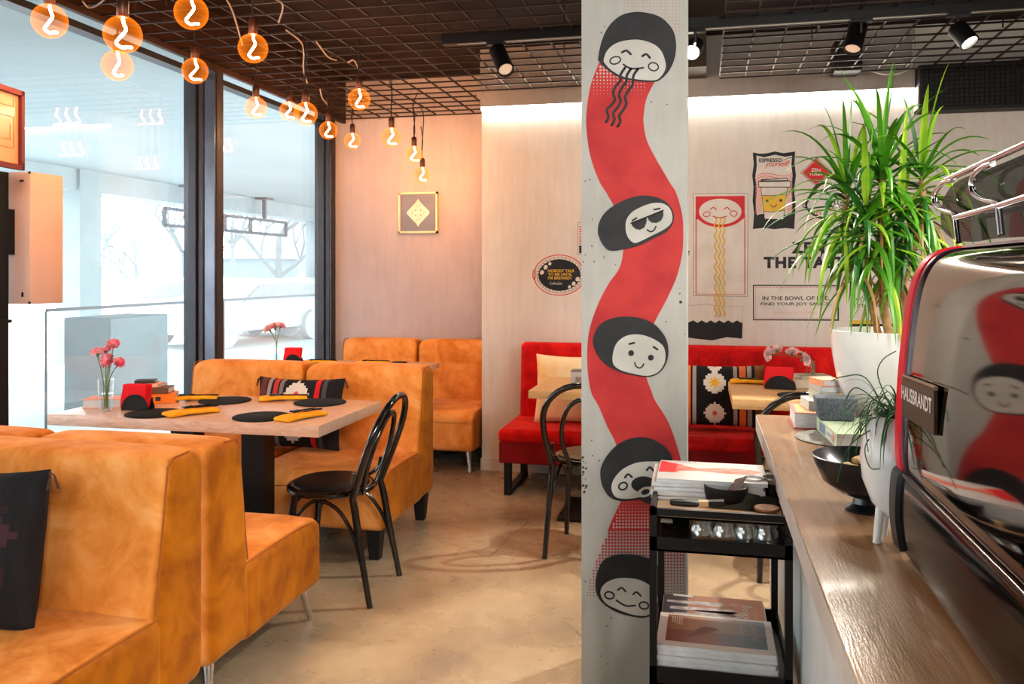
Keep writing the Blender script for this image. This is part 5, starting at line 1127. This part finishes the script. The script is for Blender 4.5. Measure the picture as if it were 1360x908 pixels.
# egg planter with grass plant
EX, EY = .375, 1.745
eg = thing('egg_planter', 'white egg-shaped planter on legs with a trailing green plant beside the coffee machine', 'potted plant', (EX, EY, ZC))
part('pot', MB().lathe([(0, .045), (.03, .05), (.055, .075), (.072, .12), (.076, .165), (.069, .21), (.052, .245), (.048, .245), (.06, .2), (.05, .19), (0, .19)], (EX, EY, ZC), 40), WHITEC, eg)
for a in (.2, 2.1, 3.4, 4.6): part('leg', MB().tube([(EX+.042*cos(a), EY+.042*sin(a), ZC+.075), (EX+.05*cos(a), EY+.05*sin(a), ZC)], [.009, .0075], 14), WHITEC, eg)
rnd = random.Random(4); gm = MB(); gm.flat = True
for i in range(170):
    a = rnd.uniform(0, 6.28); leafmb(gm, (EX+.03*cos(a)*rnd.random(), EY+.03*sin(a)*rnd.random(), ZC+.235), a, rnd.uniform(-.1, 1.35), rnd.uniform(.07, .17), .0035, rnd.uniform(1.6, 4.5), rnd, .2, 0 if rnd.random() < .7 else 1)
part('foliage', gm, [M('grass_dark', (.02, .13, .03), .5, col2=(.015, .09, .02)), M('grass_mid', (.04, .2, .05), .5)], eg)
wsp = MB()
for (u0, v0, pts) in ((0, 0, [(1185, 545), (1166, 500), (1172, 478), (1190, 466)]), (0, 0, [(1182, 548), (1140, 515), (1124, 530), (1123, 548)]), (0, 0, [(1178, 550), (1150, 502), (1120, 500), (1104, 506)]), (0, 0, [(1180, 555), (1150, 590), (1155, 620), (1168, 622)]), (0, 0, [(1176, 560), (1135, 585), (1120, 610), (1112, 640)]), (0, 0, [(1180, 548), (1160, 530), (1150, 560), (1153, 600)]), (0, 0, [(1178, 552), (1150, 560), (1130, 590), (1126, 612)])):
    wsp.tube(crom([pD(u, v, EY*CT-EX*ST-.015*i) for i, (u, v) in enumerate(pts)], 6), .0011, 5)
part('tendrils', wsp, M('tendril_green', (.05, .17, .06), .5), eg)
# footed bowl
BX, BY = .345, 1.965
bo = thing('footed_bowl', 'black footed bowl with snacks on the counter beside the egg planter', 'bowl', (BX, BY, ZC))
part('shell', MB().lathe([(0, .0), (.04, .0), (.042, .006), (.024, .016), (.022, .028), (.05, .038), (.085, .062), (.105, .105), (.109, .118), (.106, .119), (.098, .104), (.07, .07), (0, .05)], (BX, BY, ZC), 44), M('black_glaze', (.014, .018, .024), .3, coat=.4), bo)
rnd = random.Random(2)
for k in range(7):
    a = rnd.uniform(0, 6.28); r_ = rnd.uniform(.0, .06); def_ = lambda o: Vector((o.x, o.y+.006*cos(o.x*60), o.z))
    solo('cookie', MB().rbox((0, 0, 0), (.055, .022, .014), .0068, 3, 3, def_), [M('cream_snack', (.75, .58, .32), .7), M('orange_snack', (.82, .42, .05), .6)][k in (2, 5)], ['pale snack on the left of the footed bowl', 'pale snack near the middle of the footed bowl', 'orange snack at the front of the footed bowl', 'pale snack at the back of the footed bowl', 'pale snack at the rim of the footed bowl', 'orange snack near the egg planter in the footed bowl', 'pale snack under the grass in the footed bowl'][k], 'snack', 'snacks in the footed bowl', (BX-.04+.025*k*.6+.0*r_, BY+[-.03, .01, -.045, .05, -.015, -.02, .03][k], ZC+.088+.004*k), (rnd.uniform(-.2, .2), rnd.uniform(-.3, .3), rnd.uniform(0, 3)))
# ================================================================== coffee machine
cm = thing('coffee_machine', 'large espresso machine with mirrored side panel and red rim at the right edge', 'coffee machine', (.65, 1.2, ZC))
PANEL = M('bronze_mirror', (.24, .185, .155), .05, 1, (.22, .17, .14), 3); BGLOSS = M('black_mirror', (.008, .007, .006), .1, 0, spec=.22); RTRIM = M('red_trim', (.66, .004, .03), .4, spec=.3); DTRIM = M('dark_trim', (.035, .012, .028), .3)
up_ = crom([(.3525, 0, 1.065), (.349, 0, 1.10), (.351, 0, 1.18), (.357, 0, 1.27), (.366, 0, 1.35), (.376, 0, 1.40), (.392, 0, 1.435), (.418, 0, 1.455), (.46, 0, 1.463)], 6)
lo_ = crom([(.350, 0, .925), (.344, 0, .96), (.342, 0, 1.0), (.345, 0, 1.05), (.3515, 0, 1.062)], 5)
YA, YB = 1.60, .70
def extr(prof, y0, y1, dx, thick=0):
    mb = MB(); n = len(prof); a = [(p.x+dx, y0, p.z) for p in prof]; b = [(p.x+dx, y1, p.z) for p in prof]
    return mb.add(a+b, [(i, i+1, n+i+1, n+i) for i in range(n-1)], 0, True)
part('mirror_panel', extr(up_, YA, YB, 0), PANEL, cm); part('lower_panel', extr(lo_, YA+.03, YB, 0), BGLOSS, cm)
def rim(prof, y0, y1, out, m, name):
    n = len(prof); mb = MB(); nr = []
    for i in range(n):
        t = (prof[min(n-1, i+1)]-prof[max(0, i-1)]).normalized(); nr.append(Vector((-t.z, 0, t.x)))
    rows = [[p+Vector((0, y0, 0))-nr[i]*.03 for i, p in enumerate(prof)], [p+Vector((0, y0, 0))+nr[i]*out for i, p in enumerate(prof)], [p+Vector((0, y0-.006, 0))+nr[i]*(out+.002) for i, p in enumerate(prof)], [p+Vector((0, y1+.004, 0))+nr[i]*(out+.001) for i, p in enumerate(prof)], [p+Vector((0, y1, 0))+nr[i]*.0 for i, p in enumerate(prof)]]
    vs = [p for r in rows for p in r]; mb.add(vs, [(k*n+i, k*n+i+1, (k+1)*n+i+1, (k+1)*n+i) for k in range(4) for i in range(n-1)], 0, True); part(name, mb, m, cm)
rim(up_, 1.66, 1.618, .0045, RTRIM, 'red_rim'); rim(up_, 1.617, 1.59, .002, DTRIM, 'dark_rim'); rim(lo_, 1.665, 1.61, .006, M('black_gloss', (.006, .005, .006), .3, spec=.25), 'black_rim')
part('end_cap', MB().prism([(p.x+.01, 1.655, p.z) for p in lo_+up_]+[(.95, 1.655, 1.463), (.95, 1.655, .925)], (0, -.01, 0)), BLACKP, cm)
part('chrome_strip', MB().tube([(.349, 1.60, 1.062), (.349, YB, 1.062)], .0055, 10), M('dark_chrome', (.07, .06, .055), .18, 1), cm)
part('body', MB().box((.47, YB, .925), (1.0, 1.64, 1.462)), BLACKP, cm); part('base', MB().box((.356, YB, .912), (.98, 1.6, .93)), M('machine_base', (.2, .15, .1), .3, .6), cm)
for y in (YB+.08, 1.56): part('foot', MB().lathe([(0, 0), (.025, 0), (.022, .014), (0, .014)], (.42, y, ZC), 20), BLACKP, cm); 
a, b = pX(1203, 499, .3505), pX(1246, 516, .3505); a2, b2 = pX(1203, 551, .3505), pX(1246, 578, .3505); nx = Vector((-.006, 0, 0))
bd = MB(); q = [a+nx, b+nx, b2+nx, a2+nx]; q0 = [p-nx*.9 for p in q]; bd.add(q+q0, [(0, 1, 2, 3), (0, 4, 5, 1), (1, 5, 6, 2), (2, 6, 7, 3), (3, 7, 4, 0)])
bo_ = part('name_badge', bd, M('badge_dark', (.10, .085, .06), .3, .5), cm)
lt = MB(); o_ = a2+nx*1.15+(a-a2)*.42+(b-a)*.0; text_on(lt, 'HAUSBRANDT', o_, (b2-a2)*.95+((b-b2)-(a-a2))*.42, (a-a2)*.36, 0, bold=.02); lt.flat = True
part('lettering', lt, M('badge_letter', (.75, .75, .74), .4), bo_); part('top_edge', MB().bar(a+nx*.5, b+nx*.5, .006, .006), M('badge_gold', (.6, .5, .35), .3, .8), bo_)
# cup rail on top of the machine
XR_ = .40
def W(u, v): return pX(u, v, XR_)
R_ = .0052
rl = MB()
rl.tube([W(1258, 238), W(1300, 219), W(1362, 191), W(1420, 163)], R_, 12)
part('cup_rail', rl, CHROME, cm)
rl = MB().tube([W(1268, 289), W(1330, 272), W(1362, 262), W(1420, 246)], R_*.95, 12); part('cup_rail', rl, CHROME, cm)
part('rail_loop', MB().tube(crom([W(1266, 239), W(1252, 243), W(1241, 258), W(1243, 272), W(1252, 279), W(1266, 283), W(1271, 289)], 6), R_*.9, 12), CHROME, cm)
part('rail_loop', MB().tube(crom([W(1318, 217), W(1304, 223), W(1292, 236), W(1292, 254), W(1304, 264), W(1322, 268), W(1328, 272)], 6), R_*.9, 12), CHROME, cm)
part('rail_post', MB().tube([W(1269, 289), W(1273, 322)], R_*.9, 10), CHROME, cm); part('rail_post', MB().tube([W(1326, 273), W(1330, 312)], R_*.9, 10), CHROME, cm)
SMOKE = thin_glass('smoked_glass', (.14, .14, .145), .45, 1.5, (1, 1, 1), .0)
sg = [W(1256, 240), W(1300, 222), W(1362, 194), W(1430, 164), W(1430, 296), W(1362, 312), W(1300, 317), W(1276, 321), W(1250, 318), W(1235, 302), W(1234, 278), W(1240, 258)]
sgm = MB(); sgm.poly([p+Vector((.02, 0, 0)) for p in crom(sg, 4, True)]); sgm.flat = True; part('smoked_guard', sgm, SMOKE, cm)
part('warmer_top', MB().box((.44, YB, 1.463), (.98, 1.6, 1.467)), STEEL, cm)
# ================================================================== notice stand at the left edge
SAL = M('salmon_white_box', (.64, .50, .46), .45, col2=(.62, .47, .42), scale=.8); st_ = thing('wall_box', 'pale metal box with black corner screws on a black post at the left edge', 'box', (-3.0, 3.2, 0))
XB = -2.9; a = pX(40, 227.5, XB); b = pX(84, 404, XB); zt, zb = a.z, pX(40, 404, XB).z
part('case', MB().rbox((XB-.085, (a.y+b.y)/2, (zt+zb)/2), (.17, b.y-a.y, zt-zb), .004, 1, 1), SAL, st_)
sc = MB()
for (u, v) in ((39, 229), (39, 402)): q = pY(u, v, a.y-.001); sc.box((q.x-.004, q.y-.003, q.z-.005), (q.x+.006, q.y+.002, q.z+.005))
for (u, v, w, h) in ((29, 240, .009, .004), (30, 391, .004, .010)): q = pY(u, v, a.y-.001); sc.box((q.x-w, q.y-.003, q.z-h), (q.x+w, q.y+.002, q.z+h))
part('screw', sc, BLACKP, st_)
part('post', MB().box((-3.05, 3.04, .02), (-2.968, 3.11, 1.86)).box((-3.055, 3.03, 1.20), (-2.956, 3.116, 1.215)).box((-3.05, 3.09, 1.5), (-2.98, 3.17, 1.7)).box((-3.06, 3.02, 0), (-2.955, 3.13, .02)), M('post_black', (.008, .009, .012), .5), st_)
pf = thing('framed_drawing', 'red-brown framed line drawing hanging at the left edge by the window', 'picture', (-2.7, 2.7, 1.9))
# frame plane turned towards the room
c_r = pD(26.5, 122, 3.3); c_rb = pD(25.5, 226.5, 3.3); c_l = pD(-40, 104, 3.02); c_lb = pD(-40, 219, 3.02)
ex = ((c_l+c_lb)/2-(c_r+c_rb)/2); ex.z = 0; nrm = Vector((-ex.y, ex.x, 0)).normalized()
if nrm.dot(Vector((0, 0, H))-c_r) < 0: nrm = -nrm
zt2, zb2 = c_r.z, c_rb.z; o0 = Vector((c_r.x, c_r.y, 0)); e = ex.normalized(); Lx = ex.length
def Pq(s_, z, d=0): return o0+e*s_+Vector((0, 0, z))+nrm*d
fm = MB()
for (s0, s1, z0, z1) in ((0, .02, zb2, zt2), (Lx-.02, Lx, zb2, zt2), (0, Lx, zb2, zb2+.02), (0, Lx, zt2-.02, zt2)):
    v = [Pq(s_, z, d) for d in (0, .02) for s_, z in ((s0, z0), (s1, z0), (s1, z1), (s0, z1))]; fm.add(v, [(0, 1, 2, 3), (7, 6, 5, 4), (0, 4, 5, 1), (1, 5, 6, 2), (2, 6, 7, 3), (3, 7, 4, 0)])
part('frame', fm, M('red_brown_frame', (.14, .025, .02), .4), pf)
sh = MB().add([Pq(.018, zb2+.018, .006), Pq(Lx-.018, zb2+.018, .006), Pq(Lx-.018, zt2-.018, .006), Pq(.018, zt2-.018, .006)], [(0, 1, 2, 3)]); sh.flat = True
part('print', sh, M('peach_paper', (.72, .36, .20), .2, coat=.25), pf)
ln_ = MB()
for (s0, z0, s1, z1) in ((.05, .08, .16, .08), (.05, .08, .05, .2), (.05, .2, .16, .2), (.07, .11, .12, .11), (.07, .11, .07, .17), (.05, .24, .13, .24), (.05, .24, .05, .27)):
    ln_.bar(Pq(s0, zb2+z0, .007), Pq(s1, zb2+z1, .007), .0014)
part('hanging_bracket', MB().bar((-3.0, 3.075, 1.84), Pq(Lx*.5, zb2+.04, -.004), .02), BLACKM, pf)
part('drawing_lines', ln_, M('drawing_ink', (.3, .12, .06), .6), pf)
